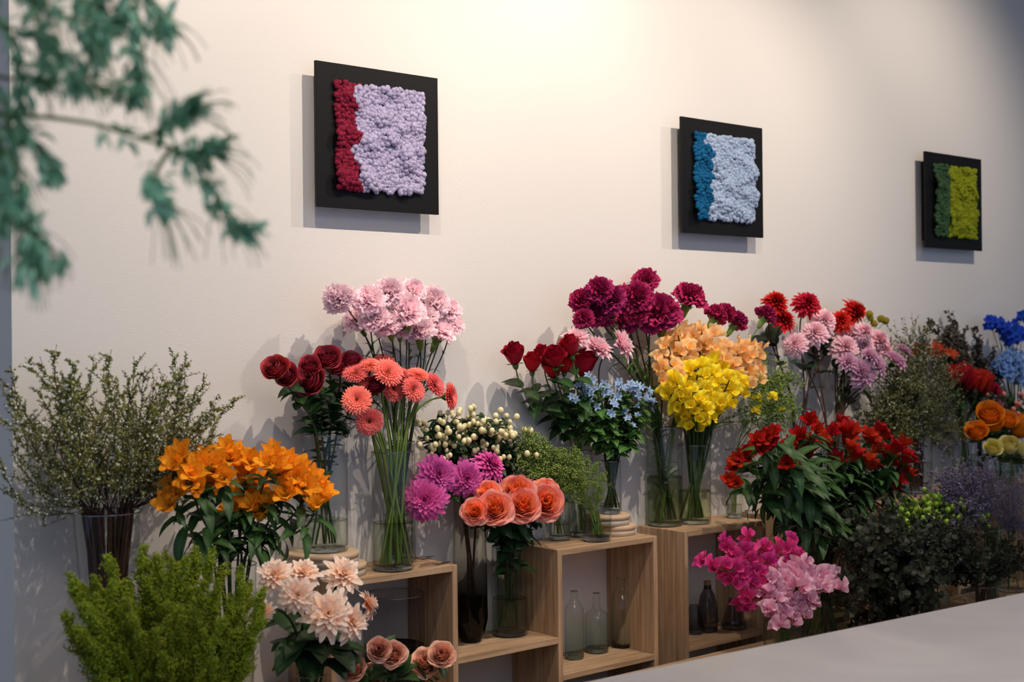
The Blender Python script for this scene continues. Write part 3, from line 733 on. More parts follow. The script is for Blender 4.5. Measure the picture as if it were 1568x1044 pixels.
# ------------------------------------------------------------------ fine branching plants
def gen_branch(seed, nside=14, side_len=(0.12, 0.28), side_ang=(25, 60), t0=0.25, leaf='tiny', leaf_size=(0.018, 0.03), per=14, bl=None, bl_n=0, bl_size=(0.008, 0.014), sub=0,
               main_leaf=20, bend=0.12, curl=0.06, r=0.006, tipcluster=0, tc_size=(0.01, 0.016), tc_spread=0.03, taper=True, ltilt=0.6):
    rng = np.random.default_rng(seed); tw, lf, bs = MB(), MB(), MB()
    s = np.linspace(0, 1, 12); a = rng.random() * 6.28
    main = np.stack([bend * np.cos(a) * s * (1 - s) * 2 + curl * 0.3 * np.sin(s * 7 + a), bend * np.sin(a) * s * (1 - s) * 2 + curl * 0.3 * np.cos(s * 6), s], -1); main -= main[0]
    lines = [(main, r, r * 0.35)]
    LF, LU, LP, LS = [], [], [], []; BP, BSz, BF = [], [], []
    def along(line, n, t_lo=0.1):
        for i in range(n):
            t = t_lo + (1 - t_lo) * (i + rng.random()) / n; k = min(int(t * (len(line) - 1)), len(line) - 2); f = t * (len(line) - 1) - k
            p = line[k] * (1 - f) + line[k + 1] * f; tan = nrm(line[k + 1] - line[k]); q = nrm(np.cross(tan, rng.normal(size=3)))
            LF.append(nrm(q + tan * ltilt)); LU.append(nrm(tan + rng.normal(size=3) * 0.4)); LP.append(p); LS.append(rng.uniform(*leaf_size))
    along(main, main_leaf, t0)
    def side(line, t, ln, ang, depth):
        k = min(int(t * (len(line) - 1)), len(line) - 2); f = t * (len(line) - 1) - k; p = line[k] * (1 - f) + line[k + 1] * f
        tan = nrm(line[k + 1] - line[k]); q = nrm(np.cross(tan, rng.normal(size=3))); d0 = nrm(tan * math.cos(ang) + q * math.sin(ang)); cz = rng.normal(size=3) * curl
        u = np.linspace(0, 1, 6)[:, None]; L = p + d0 * ln * u + (tan * 0.35 + cz / 0.1 * 0.3) * ln * u ** 2
        lines.append((L, r * (0.5 if depth == 0 else 0.3), r * 0.2)); along(L, per)
        if bl_n:
            for _ in range(bl_n):
                w = rng.random(); k2 = min(int(w * 5), 4); BP.append(L[k2] + rng.normal(size=3) * 0.010); BSz.append(rng.uniform(*bl_size)); BF.append(rng.normal(size=3))
        if tipcluster:
            for _ in range(tipcluster):
                e = nrm(rng.normal(size=3) + nrm(L[-1] - L[-2]) * 1.2) * tc_spread * rng.uniform(0.5, 1); lines.append((np.array([L[-1], L[-1] + e * 0.6, L[-1] + e]), r * 0.2, r * 0.15)); BP.append(L[-1] + e); BSz.append(rng.uniform(*tc_size)); BF.append(e)
        if depth < sub:
            for _ in range(4): side(L, rng.uniform(0.3, 0.95), ln * 0.5, math.radians(rng.uniform(*side_ang)), depth + 1)
    for i in range(nside):
        t = t0 + (0.97 - t0) * (i + rng.random()) / nside
        side(main, t, rng.uniform(*side_len) * ((1.15 - t) if taper else 1), math.radians(rng.uniform(*side_ang)), 0)
    for L, a_, b_ in lines: tube(tw, L, a_, b_, 4)
    if LP: lf.scatter(LT[leaf], frames(LF, LU), LP, LS, rng)
    if BP: bs.scatter(bl, frames(np.array(BF), np.array(BF)[:, [2, 0, 1]] + 0.01), BP, BSz, rng)
    return tw, (lf if LP else None), (bs if BP else None)
def branch_set(key, mats, nvar=4, seed=1, bname='blossoms', **kw):
    out = []
    for i in range(nvar):
        tw, lf, bs = gen_branch(seed * 100 + i, **kw)
        out.append((tw.mesh('twigs', mats[0]), lf.mesh('leaves', mats[1]) if lf else None, bs.mesh(bname, mats[2]) if bs else None))
    return out, bname
def bush(group, name, cat, label, v, bset, outline, n_inner, yo, ysp=0.08, frac=(0.55, 0.92), stem_mat=None, stem_r=0.002, seed=1, scale=1.0, start=None, fixed_each=None):
    rng = np.random.default_rng(seed); tips = [(x, y, 1.0) for x, y in outline]
    mx, my, _ = proj((v['x'], v['y'], v['zm']))
    for i in range(n_inner):
        k = rng.integers(len(outline) - 1); w = rng.random(); f = rng.uniform(*frac)
        x = outline[k][0] * (1 - w) + outline[k + 1][0] * w; y = outline[k][1] * (1 - w) + outline[k + 1][1] * w; tips.append((mx + (x - mx) * f, my + (y - my) * f, f))
    meshes, bname = bset
    for (x, y, f) in tips:
        T = P(x, y, yo + rng.uniform(-ysp, ysp) * (1.2 - 0.4 * f)); ax = np.array([v['x'], v['y'], v['zm']]); d = T - ax; dn = nrm(d * [1, 1, 0])
        m = ax + dn * v['rm'] * min(0.8, np.linalg.norm(d[:2]) / 0.15) * rng.uniform(.6, 1); b0 = np.array([v['x'], v['y'], v['z0'] + 0.004]) - dn * v['r'] * 0.4 * rng.random() + np.array([*(rng.normal(size=2) * v['r'] * 0.3), 0])
        u_ = (x - mx) / (max(o[0] for o in outline) - min(o[0] for o in outline)) * 2; sec = 'far left' if u_ < -0.55 else 'left' if u_ < -0.2 else 'upright' if u_ < 0.2 else 'right' if u_ < 0.55 else 'far right'
        lb = label + (', standing upright' if sec == 'upright' else ', leaning ' + sec); t = thing(name, lb, cat, b0, group)
        mb = MB(); tube(mb, np.array([b0, b0 * 0.5 + m * 0.5, m]), stem_r, stem_r, 5); obj('stem', mb.mesh('stem', stem_mat or M['stem'], off=b0), t)
        tw, lf, bs = meshes[rng.integers(len(meshes))]; L = np.linalg.norm(T - m); q = quat(nrm(T - m), rng.random() * 6.28)
        obj('twigs', tw, t, m - b0, q, L)
        if lf: obj('leaves', lf, t, m - b0, q, L)
        if bs: obj(bname, bs, t, m - b0, q, L)

# ================================================================== VASES
def vp(px, py, z): p = PZ(px, py, z); return p[0], p[1]
SMOKE = clear_glass('smoked_glass', (0.80, 0.80, 0.76), 0.5, grad=(0.10, 0.22, (0.10, 0.10, 0.085)), base=0.03)
GREENG = clear_glass('pale_green_glass', (0.95, 0.98, 0.96), 0.85, grad=(-0.02, 0.12, (0.70, 0.80, 0.72)), base=0.05)
GREYG = clear_glass('grey_glass', (0.62, 0.63, 0.64), 0.7, base=0.05)
DARKG = clear_glass('dark_smoke_glass', (0.45, 0.43, 0.44), 0.7, base=0.05)
def wv(px, yo): return XY(px, yo)
d_ = disc_stack(498, 880, ZT, 0.083, 2, ['lower of two round pale wood boxes stacked under the dark red rose vase', 'upper of two round pale wood boxes, directly under the dark red rose vase'])
V = {}
V['rose_l'] = vase('clear cylinder vase of dark red garden roses, on two round wood boxes', d_[0] + 0.002, d_[1], ZT + 0.056, 0.275, 0.053, water=0.27)
V['gerb'] = vase('clear cylinder vase of coral gerberas on the left oak cube shelf', *vp(602, 872, ZT), ZT, 0.285, 0.050, water=0.40)
V['carn_p'] = vase('narrow clear vase of pale pink carnations, behind the coral gerbera vase', 1.935, -0.055, ZT, 0.30, 0.040, water=0.4)
V['spirea'] = vase('flared clear vase holding the bushy spirea branches at far left', *wv(165, 0.15), ZL, 0.455, 0.040, 0.072, water=0.3, prof=[(0.01, 0.001), (0.037, 0.001), (0.040, 0.008), (0.050, 0.20), (0.070, 0.454)])
V['alst_o'] = vase('clear vase of orange alstroemerias beside the spirea', *wv(352, 0.17), ZL, 0.32, 0.045, 0.055, water=0.5)
V['gold'] = vase('clear cylinder vase hidden under the yellow-green goldenrod', *wv(262, 0.45), ZF, 0.20, 0.07, water=0.5)
V['gold2'] = vase('clear cylinder vase with brown water at the lower left corner', *wv(148, 0.36), ZF, 0.29, 0.045, water=0.9, wmat=clear_glass('brown_water', (0.30, 0.20, 0.15), 0.2, base=0.02))
V['dah_c'] = vase('clear vase of cream and peach dahlias in front of the left shelf', *wv(472, 0.36), ZF, 0.262, 0.032, water=0.5)
V['rose_b'] = vase('clear vase of small peach spray roses at the bottom edge', *wv(612, 0.38), ZF, 0.17, 0.05, water=0.5)
def facet(n): pass
V['dah_m'] = vase('tall faceted vase fading to black glass, holding the magenta dahlias', *vp(721, 982, ZM), ZM, 0.385, 0.043, n=8, mat=SMOKE, water=0.3, base_h=0.014,
                  prof=[(0.01, 0.001), (0.024, 0.001), (0.034, 0.012), (0.045, 0.06), (0.044, 0.20), (0.041, 0.30), (0.042, 0.384)], wmat=clear_glass('dark_water', (0.25, 0.25, 0.2), 0.2, base=0.02))
V['rose_p'] = vase('clear cylinder vase of peach and pink roses on the low oak board', *vp(781, 972, ZM), ZM, 0.235, 0.047, water=0.42)
V['hyp_w'] = vase('narrow tall clear vase of white hypericum, behind the magenta dahlias', 2.298, -0.036, ZM, 0.40, 0.028, water=0.4)
V['rose_r'] = vase('clear vase of red roses on the middle shelf, hidden by green filler', *wv(888, 0.045), ZT, 0.24, 0.036, water=0.4)
d2_ = disc_stack(934, 818, ZT, 0.060, 2, ['lower of two round wood boxes behind the short glass on the middle shelf', 'upper of two round wood boxes behind the short glass on the middle shelf'], th=0.029)
V['tweed'] = vase('slim clear vase of blue tweedia standing on two round wood boxes', d2_[0] + 0.004, d2_[1], ZT + 0.058, 0.15, 0.030, water=0.2)
V['fill_s'] = vase('short clear glass tumbler with green stems on the middle shelf front', *vp(914, 828, ZT), ZT, 0.092, 0.040, water=0.6, base_h=0.015)
V['fill_b'] = vase('low clear glass at the left end of the middle shelf', *vp(857, 826, ZT), ZT, 0.11, 0.030, water=0.4)
V['carn_b'] = vase('clear cylinder vase of burgundy carnation stems, left on the right shelf', 2.888, -0.058, ZT, 0.29, 0.053, water=0.5, wmat=clear_glass('green_water', (0.82, 0.86, 0.70), 0.2, base=0.02))
V['pea_y'] = vase('clear cylinder vase of yellow sweet peas on the right oak shelf', *vp(1064, 801, ZT), ZT, 0.235, 0.049, water=0.42, wmat=bpy.data.materials['green_water'])
V['thin'] = vase('narrow empty clear vase beside the yellow sweet pea vase', *wv(1123, 0.085), ZT, 0.21, 0.026, water=0.2)
V['thin2'] = vase('small flared clear glass at the right end of the right shelf', *wv(1148, 0.06), ZT, 0.12, 0.020, 0.032, water=0)
V['dah_r'] = vase('tall clear vase of scarlet dahlias behind the red alstroemerias', *wv(1222, 0.07), ZT, 0.32, 0.045, water=0.4)
V['dah_pk'] = vase('tall clear vase of pale pink dahlias behind the red alstroemerias', *wv(1275, 0.12), ZT - 0.0, 0.26, 0.050, water=0.4)
V['alst_r'] = vase('large clear cylinder vase of red alstroemerias in front of the shelves', *wv(1262, 0.36), ZR, 0.30, 0.070, water=0.6, wmat=bpy.data.materials['green_water'])
V['pea_p'] = vase('clear vase of pink sweet peas just behind the counter edge', *wv(1196, 0.50), ZR, 0.235, 0.052, water=0.6)
V['gyp'] = vase('clear vase of frothy white filler stems on the far shelves', *wv(1405, 0.10), ZT, 0.22, 0.05, water=0.5)
V['cel'] = vase('clear vase of red celosia on the far shelves', *wv(1478, 0.10), ZT, 0.24, 0.045, water=0.4)
V['twig'] = vase('clear vase of dark leafy twigs near the right edge', *wv(1500, 0.05), ZT, 0.26, 0.032, water=0.4)
V['rose_o'] = vase('clear vase of orange roses at the right edge', *wv(1532, 0.16), ZT - 0.06, 0.22, 0.05, water=0.5)
V['rose_y'] = vase('clear vase of pale yellow roses at the right edge', *wv(1545, 0.30), ZR, 0.45, 0.05, water=0.5)
V['delph'] = vase('clear vase of blue delphinium at the right edge', *wv(1552, 0.06), ZT, 0.27, 0.035, water=0.4)
V['hyp_p'] = vase('clear vase of pink hypericum at the right edge', *wv(1606, 0.12), ZT, 0.20, 0.045, water=0.4)
V['hyp_g'] = vase('clear vase of green hypericum behind the eucalyptus', *wv(1425, 0.35), ZR, 0.26, 0.05, water=0.4)
V['stat'] = vase('clear vase of purple statice behind the eucalyptus', *wv(1515, 0.40), ZR, 0.26, 0.05, water=0.4)
V['euc'] = vase('clear vase under the dark eucalyptus mass behind the counter', *wv(1420, 0.52), ZR, 0.14, 0.06, water=0.4)
V['euc2'] = vase('clear vase under the right half of the eucalyptus mass', *wv(1500, 0.52), ZR, 0.12, 0.05, water=0.4)

# glass pieces standing empty inside the compartments
def bottle(label, px, py, z, prof, mat, cork=False, name='glass_bottle', cat='bottle', base=True, grp=None):
    x, y = vp(px, py, z); t = thing(name, label, cat, (x, y, z), grp)
    mb = MB(); lathe(mb, prof, 40); obj('glass_body', mb.mesh('glass_body', mat), t)
    rr = max(p[0] for p in prof[:3]) * 0.94
    if base:
        mb = MB(); lathe(mb, [(0.0005, 0.0012), (rr * 0.92, 0.0012), (rr, 0.006), (rr, 0.013), (rr * 0.8, 0.009), (0.0005, 0.007)], 40); me = mb.mesh('thick_base', solid_glass('bottle_base_glass', (0.70, 0.80, 0.68)) if mat is GREENG else M['base']); fix_normals(me); obj('thick_base', me, t)
    q_, zz = prof[-1]; mb = MB(); lathe(mb, [(q_ - 0.0012, zz - 0.001), (q_ + 0.001, zz), (q_, zz + 0.0014), (q_ - 0.002, zz + 0.0012), (q_ - 0.0012, zz - 0.001)], 32); obj('rim', mb.mesh('rim', M['rim']), t)
    if cork:
        mb = MB(); lathe(mb, [(0.0005, zz - 0.012), (q_ * 0.9, zz - 0.012), (q_ * 1.0, zz + 0.012), (0.0005, zz + 0.013)], 24); obj('cork', mb.mesh('cork', simple('cork', '#a5805c', 0.85, noisecol='#7c5c40', scale=200)), t)
ZB = 0.583
def bprof(r, hb, hn, rn, sh=0.02, top=1.0): return [(0.006, 0.001), (r * 0.93, 0.001), (r, 0.008), (r * top, hb * 0.75), (r * top * 0.93, hb * 0.9), (rn * 1.5, hb), (rn, hb + sh * 0.6), (rn, hn)]
G4 = 'pale green glass bottles in the cube compartment'
bottle('round-shouldered pale green bottle, nearest front left of the four', 880, 1008, ZB, bprof(0.0265, 0.155, 0.185, 0.010), GREENG, grp=G4)
bottle('tall-necked pale green bottle standing behind the other three', 893, 983, ZB, bprof(0.024, 0.150, 0.205, 0.0130), GREENG, grp=G4)
bottle('short wide pale green bottle, middle of the front three', 914, 998, ZB, bprof(0.0335, 0.120, 0.165, 0.0095), GREENG, grp=G4)
bottle('tapered pale green bottle, rightmost of the four in the cube', 953, 990, ZB, [(0.006, 0.001), (0.026, 0.001), (0.033, 0.012), (0.0345, 0.03), (0.032, 0.10), (0.026, 0.155), (0.0155, 0.165), (0.0145, 0.17), (0.0145, 0.195)], GREENG, grp=G4)
bottle('smoky grey bottle with a cork stopper behind the pink sweet peas', 1084, 967, ZB, [(0.006, 0.001), (0.026, 0.001), (0.031, 0.02), (0.030, 0.07), (0.022, 0.11), (0.012, 0.128), (0.011, 0.14)], DARKG, cork=True)
bottle('low flared glass flask beside the corked bottle, behind the pink sweet peas', 1124, 962, ZB, [(0.006, 0.001), (0.036, 0.001), (0.0385, 0.012), (0.033, 0.03), (0.020, 0.07), (0.016, 0.09)], GREYG, name='glass_flask', cat='flask')
bottle('clear rounded glass at the left end inside the right cube shelf', 1063, 970, ZB, [(0.006, 0.001), (0.024, 0.001), (0.028, 0.02), (0.020, 0.06), (0.013, 0.085)], GREYG, name='glass_flask', cat='flask')
x_, y_ = XY(601, 0.10)
V['bowl'] = vase('wide smoky glass cylinder bowl inside the left cube shelf', x_, -0.10, ZB, 0.262, 0.075, mat=clear_glass('faint_smoke_glass', (0.78, 0.78, 0.79), 0.7, base=0.03), water=0.52, wmat=clear_glass('murky_water', (0.22, 0.20, 0.19), 0.2, base=0.02), rim=True)

rl = np.random.default_rng(21)
for k in range(7):
    p = PZ(655 + 7 * k + rl.normal() * 3, 858 + rl.normal() * 5, ZT + 0.002); p[1] = min(max(p[1], -0.16), -0.02); a = rl.uniform(-0.5, 0.6); d = np.array([math.cos(a), math.sin(a) * 0.5, 0]); L = rl.uniform(0.03, 0.055)
    q0, q1 = p - d * L, p + d * L; q1[0] = min(q1[0], 2.008); q0[0] = max(q0[0], 1.90)
    mb = MB(); tube(mb, bez(q0, p + np.array([0, 0.012, 0]), p - np.array([0, 0.012, 0]), q1, 8), 0.0009, 0.0007, 5)
    tag(obj('dry_stem', mb.mesh('dry_stem', simple('dry_stem_brown', '#4c3628', 0.8), off=p), None, p), 'thin dry brown stem lying loose on the left cube shelf top', 'stem', 'loose dry stems on the left cube shelf')

# ================================================================== FLOWERS
PINKC = petal_mat('pale_pink_carnation_petal', [(0, '#e69ab6'), (0.6, '#f4bccf'), (1, '#fde4ea')], edge='#ffffff', edgepow=1.5, edgeamt=0.35, var=0.2, transl=0.42)
BURG = petal_mat('burgundy_carnation_petal', [(0, '#5c0a2c'), (0.7, '#8d1443'), (1, '#b02a62')], edge='#c04a80', edgepow=3, edgeamt=0.3, var=0.35, transl=0.12)
CALYX = m_calyx().mesh('calyx', M['leaf_fresh'])
SEPAL = m_sepals().mesh('sepals', M['leaf_mid'])
carnP = BL('pale_pink_carnation', m_carnation, PINKC); carnB = BL('burgundy_carnation', m_carnation, BURG)
for (x, y, r) in [(519.5, 458, 19), (565, 463, 20), (596, 450, 19), (631, 451, 18), (661, 466, 21), (622, 481, 24), (549, 492, 18), (573, 491, 19), (594, 499, 18), (641, 507, 20),
                  (672, 512, 18), (691, 500, 15), (686, 477, 16), (650, 487, 16), (612, 505, 15)]:
    far = x < 530
    flower('pale pink carnations above the coral gerberas', 'carnation', 'carnation', 'pale pink ruffled carnation', V['carn_p'], x, y, RNG.uniform(0.05, 0.16), r * 1.1, carnP, M['stem'], 0.0021,
           ('calyx', CALYX), (5, 'long', (0.03, 0.06), (0.45, 0.9), 0.9, M['leaf_gray']), attach=1.15, up=1.0, camw=0.5, out=0.7, squash=(1.12, 1.12, 1.12),
           fixed='lone pale pink carnation set apart, left of the pink carnation bunch' if far else None)
for (x, y, r) in [(891, 461, 15), (918, 446, 17), (894, 489, 13), (914, 478, 18), (935, 460, 18), (928, 485, 15), (955, 459, 17), (976, 457, 20), (988, 433, 17), (955, 493, 18), (974, 480, 15), (1009, 484, 27)]:
    flower('burgundy carnations left of centre', 'carnation', 'carnation', 'burgundy carnation in the dense bunch', V['carn_b'], x, y, RNG.uniform(0.05, 0.15), r * 1.22, carnB, M['stem'], 0.0028,
           ('calyx', CALYX), (14, 'long', (0.03, 0.07), (0.05, 0.9), 0.9, M['leaf_mid']), attach=1.15, up=0.7, camw=0.75, out=0.5, fixed='largest burgundy carnation, round head low at the right of the bunch' if r == 27 else None)
for (x, y, r, fx) in [(1055, 458, 21, 'burgundy carnation standing alone above the peach sweet peas'), (1095, 484, 15, 'left of three burgundy carnations leaning right over yellow sweet peas'),
                      (1110, 480, 13, 'middle of three burgundy carnations leaning right over yellow sweet peas'), (1126, 494, 15, 'right of three burgundy carnations leaning right over yellow sweet peas'),
                      (1172, 484, 14, 'burgundy carnation farthest right, leaning out beside scarlet dahlias')]:
    flower('burgundy carnations leaning right', 'carnation', 'carnation', '', V['carn_b'], x, y, 0.12, r * 1.15, carnB, M['stem_light'], 0.0021, ('calyx', CALYX), (4, 'long', (0.03, 0.05), (0.5, 0.9), 0.9, M['leaf_mid']),
           attach=1.3, face=(0.5, -0.15, 0.7) if x > 1060 else (0.1, -0.4, 0.9), fixed=fx)

# dark red garden roses, left
ROSEL = petal_mat('dark_red_rose_petal', [(0, '#5e0814'), (0.6, '#8c1322'), (1, '#b52a38')], edge='#d0606c', edgepow=4, edgeamt=0.6, var=0.3, transl=0.12)
rosL = BL('dark_red_garden_rose', m_rose, ROSEL, n=40, opening=0.5, height=1.5, inw=0.45, ruf=0.04)
for (x, y, r) in [(424, 567, 17), (440, 576, 15), (478, 585, 20), (475, 563, 14), (502, 551, 17), (517, 563, 15), (538, 554, 13), (573, 594, 13)]:
    flower('dark red garden roses at left', 'garden_rose', 'rose', 'dark red garden rose', V['rose_l'], x, y, RNG.uniform(0.07, 0.16), r * 1.12, rosL, M['stem'], 0.0024, ('sepals', SEPAL),
           (16, 'rose', (0.035, 0.062), (0.16, 0.9), 0.3, M['rose_leaf']), attach=0.9, up=0.55, camw=0.75, out=0.6, fixed='widest open dark red garden rose, facing the viewer at bunch centre' if x == 478 else ('dark red garden rose tucked behind the left coral gerberas' if x == 573 else None))
# coral gerberas
CORAL = petal_mat('coral_gerbera_petal', [(0, '#c23a38'), (0.5, '#ea6460'), (1, '#f88c80')], var=0.3, transl=0.25)
gerb = BL('coral_gerbera', m_gerbera, CORAL); GDISC = m_disc(2, 0.17, 0.14).mesh('flower_center', petal_mat('gerbera_disc', [(0, '#8a8a2c'), (1, '#c8b448')], var=0.3))
for (x, y, r, f) in [(544, 572, 17, (-.4, -.5, .9)), (566, 560, 14, (-.2, -.4, 1)), (588, 553, 14, (0, -.3, 1)), (593, 571, 21, (0, -.8, .7)), (558, 582, 14, (-.1, -.5, .9)), (601, 594, 19, (0.1, -1, .2)), (546, 613, 20, (-.5, -.8, .5)),
                     (565, 645, 19, (-.3, -.9, -.15)), (632, 597, 18, (.2, -.9, .4)), (640, 575, 15, (.1, -.4, 1)), (664, 590, 18, (.5, -.7, .5)), (687, 607, 19, (.9, -.9, .1)), (622, 582, 13, (0, -.4, 1)), (613, 572, 12, (0, -.3, 1))]:
    f = np.array(f, float); f[1] *= 1.0; f = f + np.array([-_F[0], -_F[1], 0]) * 0.25
    flower('coral gerberas', 'gerbera', 'gerbera', 'coral gerbera', V['gerb'], x, y, RNG.uniform(0.10, 0.18), r * 1.12, gerb, M['stem_light'], 0.0032, ('calyx', m_sepals(3, -0.12, 0.35, 0.25).mesh('calyx', M['leaf_mid'])), None,
           face=f, attach=0.35, center=GDISC, fixed='lowest coral gerbera, head drooping left in front of the red rose leaves' if (x, y) == (565, 645) else ('coral gerbera turned sideways at the far right of its bunch' if x == 687 else None))
# magenta dahlias
MAG = petal_mat('magenta_dahlia_petal', [(0, '#7c1a70'), (0.45, '#b83090'), (1, '#e870b8')], edge='#f09ad0', edgepow=3, edgeamt=0.4, var=0.3, transl=0.3)
dahM = BL('magenta_dahlia', m_dahlia, MAG, n=120, Wd=0.40, cup=0.16, a_out=118, dome=0.45, ruf=0.02, prof='round', tip=0.3)
for (x, y, r, f, fx) in [(670, 727, 26, (0.1, -1, .15), 'magenta dahlia at upper left of the four, head facing viewer'), (651, 765, 29, (-.4, -1, .1), 'largest magenta dahlia, lowest left of the four'),
                         (713, 733, 25, (.1, -1, .1), 'magenta dahlia third from left, above the smoked vase'), (750, 713, 23, (.7, -.6, .5), 'magenta dahlia highest right of the four, tilted right')]:
    flower('magenta dahlias', 'dahlia', 'dahlia', '', V['dah_m'], x, y, 0.13, r * 1.05, dahM, M['stem_brown'], 0.003, None, (2, 'broad', (0.05, 0.075), (0.45, 0.6), 0.3, M['leaf_mid']), face=np.array(f) + [-0.5, 0, 0], attach=0.4, fixed=fx)
# peach and pink roses
PEACH = petal_mat('peach_pink_rose_petal', [(0, '#ff9c20'), (0.4, '#ffac48'), (0.6, '#ffb474'), (0.85, '#fbbc9c'), (1, '#ffd8bc')], edge='#e8607e', edgepow=12, edgeamt=0.75, var=0.2, transl=0.42)
rosP = BL('peach_pink_rose', m_rose, PEACH, n=52, opening=0.85, height=1.2, ruf=0.09, inw=0.2, dome=0.25)
for (x, y, r) in [(792, 755, 22), (757, 780, 22), (727, 783, 16), (801, 775, 21), (835, 770, 22), (748, 756, 16), (836, 753, 17)]:
    flower('peach roses with pink edges', 'garden_rose', 'rose', 'peach rose with pink edges', V['rose_p'], x, y, RNG.uniform(0.19, 0.225) if y > 765 else 0.17, r * 1.15, rosP, M['stem'], 0.0026, ('sepals', SEPAL),
           (20, 'rose', (0.035, 0.062), (0.16, 0.84), 0.2, M['rose_leaf']), attach=0.8, up=0.7, camw=1.0, out=0.4)
# red roses
REDR = petal_mat('red_rose_petal', [(0, '#6e0610'), (0.6, '#a30f1c'), (1, '#c4222c')], edge='#8c0c18', edgepow=4, edgeamt=0.4, var=0.25, transl=0.1)
rosR = BL('red_rose', m_rose, REDR, n=24, opening=0.55, height=1.9, R=0.95)
for (x, y, r) in [(788, 549, 14), (815, 561, 12), (832, 550, 12), (850, 553, 14), (847, 569, 14), (874, 536, 13), (894, 565, 17), (865, 562, 12)]:
    flower('long-stemmed red roses', 'rose', 'rose', 'red rose', V['rose_r'], x, y, RNG.uniform(0.06, 0.14), r * 1.1, rosR, M['stem_light'], 0.0024, ('sepals', SEPAL),
           (11, 'rose', (0.042, 0.070), (0.36, 0.93), 0.25, M['rose_leaf']), attach=1.0, up=1.2, camw=0.3, out=0.35)
# pink white dahlias
PWD = petal_mat('pink_white_dahlia_petal', [(0, '#c2557e'), (0.4, '#f0aec2'), (1, '#ffe8ea')], edge='#f8e8e8', edgepow=1.5, edgeamt=0.5, var=0.15, transl=0.3)
dahW = BL('pink_white_dahlia', m_dahlia, PWD, n=62, Wd=0.40, cup=0.30, prof='pt', a_out=100, dome=0.25)
V_tw = V['tweed']
for (x, y, r, f, fx) in [(882, 519, 22, (-.3, -.6, .9), 'pink and white dahlia behind the red roses, leftmost of three'), (914, 535, 26, (0, -.6, .8), 'pink and white dahlia between red roses and blue tweedia, middle of three'), (950, 529, 26, (.4, -.9, .4), 'pink and white dahlia, rightmost of three, tilted toward the right')]:
    flower('pink and white dahlias under the burgundy carnations', 'dahlia', 'dahlia', '', V_tw, x, y, 0.13, r * 1.05, dahW, M['stem_brown'], 0.0026, None, (2, 'broad', (0.04, 0.06), (0.5, 0.7), 0.3, M['leaf']), face=f, attach=0.35, fixed=fx)
# blue tweedia
TWB = petal_mat('tweedia_blue_petal', [(0, '#84a0c4'), (1, '#acc4e0')], var=0.2, transl=0.25)
star = BL('tweedia_star', m_star, TWB, n=5)
BUDM = MB(); rng_ = np.random.default_rng(4)
for k, (x, y) in enumerate([(893, 590), (903, 613), (900, 636), (886, 609), (914, 598), (930, 606), (943, 618), (935, 632), (952, 600), (967, 600), (981, 607), (972, 588), (925, 588), (990, 612), (955, 620), (915, 622), (905, 588), (948, 588), (962, 594), (975, 600), (986, 598), (995, 620), (972, 622), (898, 600), (940, 596), (925, 640), (960, 640), (980, 636)]):
    pts = [(x + rng_.normal() * 5, y + rng_.normal() * 5) for _ in range(4 if k % 3 else 3)]
    cluster('pale blue tweedia stems', 'tweedia', 'flower', 'tweedia stem of pale blue star flowers', V_tw, pts, 0.10 + 0.05 * rng_.random(), 6.8, star, drop=0.045, leaf=(14, 'broad', (0.03, 0.055), (0.42, 0.98), 0.3, M['leaf_mid']), leafwhorl=(16, 'small', (0.012, 0.030)), stem_r=0.0017, ped_r=0.0007)
# yellow and peach sweet peas
YEL = petal_mat('yellow_sweet_pea_petal', [(0, '#e6c800'), (0.6, '#f8dc10'), (1, '#fff04a')], var=0.22, transl=0.3)
APR = petal_mat('apricot_sweet_pea_petal', [(0, '#efc444'), (0.5, '#f8c67c'), (1, '#fcd49c')], var=0.22, transl=0.35)
peaY = BL('yellow_sweet_pea', m_sweetpea, YEL, 4); peaA = BL('apricot_sweet_pea', m_sweetpea, APR, 4)
for (x, y) in [(1025, 596), (1035, 580), (1052, 572), (1070, 560), (1086, 555), (1100, 545), (1042, 606), (1060, 598), (1080, 586), (1100, 575), (1118, 580), (1132, 572), (1140, 590), (1120, 605), (1095, 608), (1070, 615), (1048, 620), (1085, 625)]:
    spike('yellow sweet peas', 'sweet_pea', 'flower', 'bright yellow sweet pea stem', V['pea_y'], x, y, 0.13 + 0.07 * rng_.random(), 17, peaY, n=5, span=0.085, ped=0.012, stem_mat=M['stem'], stem_r=0.0030)
for (x, y) in [(1014, 540), (1022, 522), (1038, 512), (1052, 508), (1064, 515), (1080, 520), (1035, 540), (1092, 512), (1136, 530), (1152, 528), (1163, 533), (1145, 550), (1160, 556), (1112, 530), (1125, 540), (1150, 575), (1164, 568), (1016, 558), (1018, 575), (1135, 560), (1045, 525), (1075, 505)]:
    spike('apricot sweet peas', 'sweet_pea', 'flower', 'apricot sweet pea stem', V['pea_y'], x, y, 0.10 + 0.05 * rng_.random(), 17.5, peaA, n=4, span=0.075, ped=0.012, stem_mat=M['stem'], stem_r=0.0028)
for (x, y, fx) in [(1163, 607, 'small yellow flower sprig reaching right of the yellow sweet peas, upper'), (1160, 626, 'small yellow flower sprig just right of the yellow sweet peas, lower'), (1185, 606, 'small yellow flower sprig reaching farthest right below the apricot sweet peas'), (1196, 628, 'tiny yellow flower sprig above the red alstroemerias')]:
    spike('yellow sprigs', 'sweet_pea', 'flower', '', V['pea_y'], x, y, 0.16, 7.5, peaY, n=3 if x < 1190 else 1, span=0.02, ped=0.008, stem_mat=M['stem_light'], fixed=fx, leaf=(5, 'wild', (.015, .03), (.5, .9), .4, M['leaf_mid']))
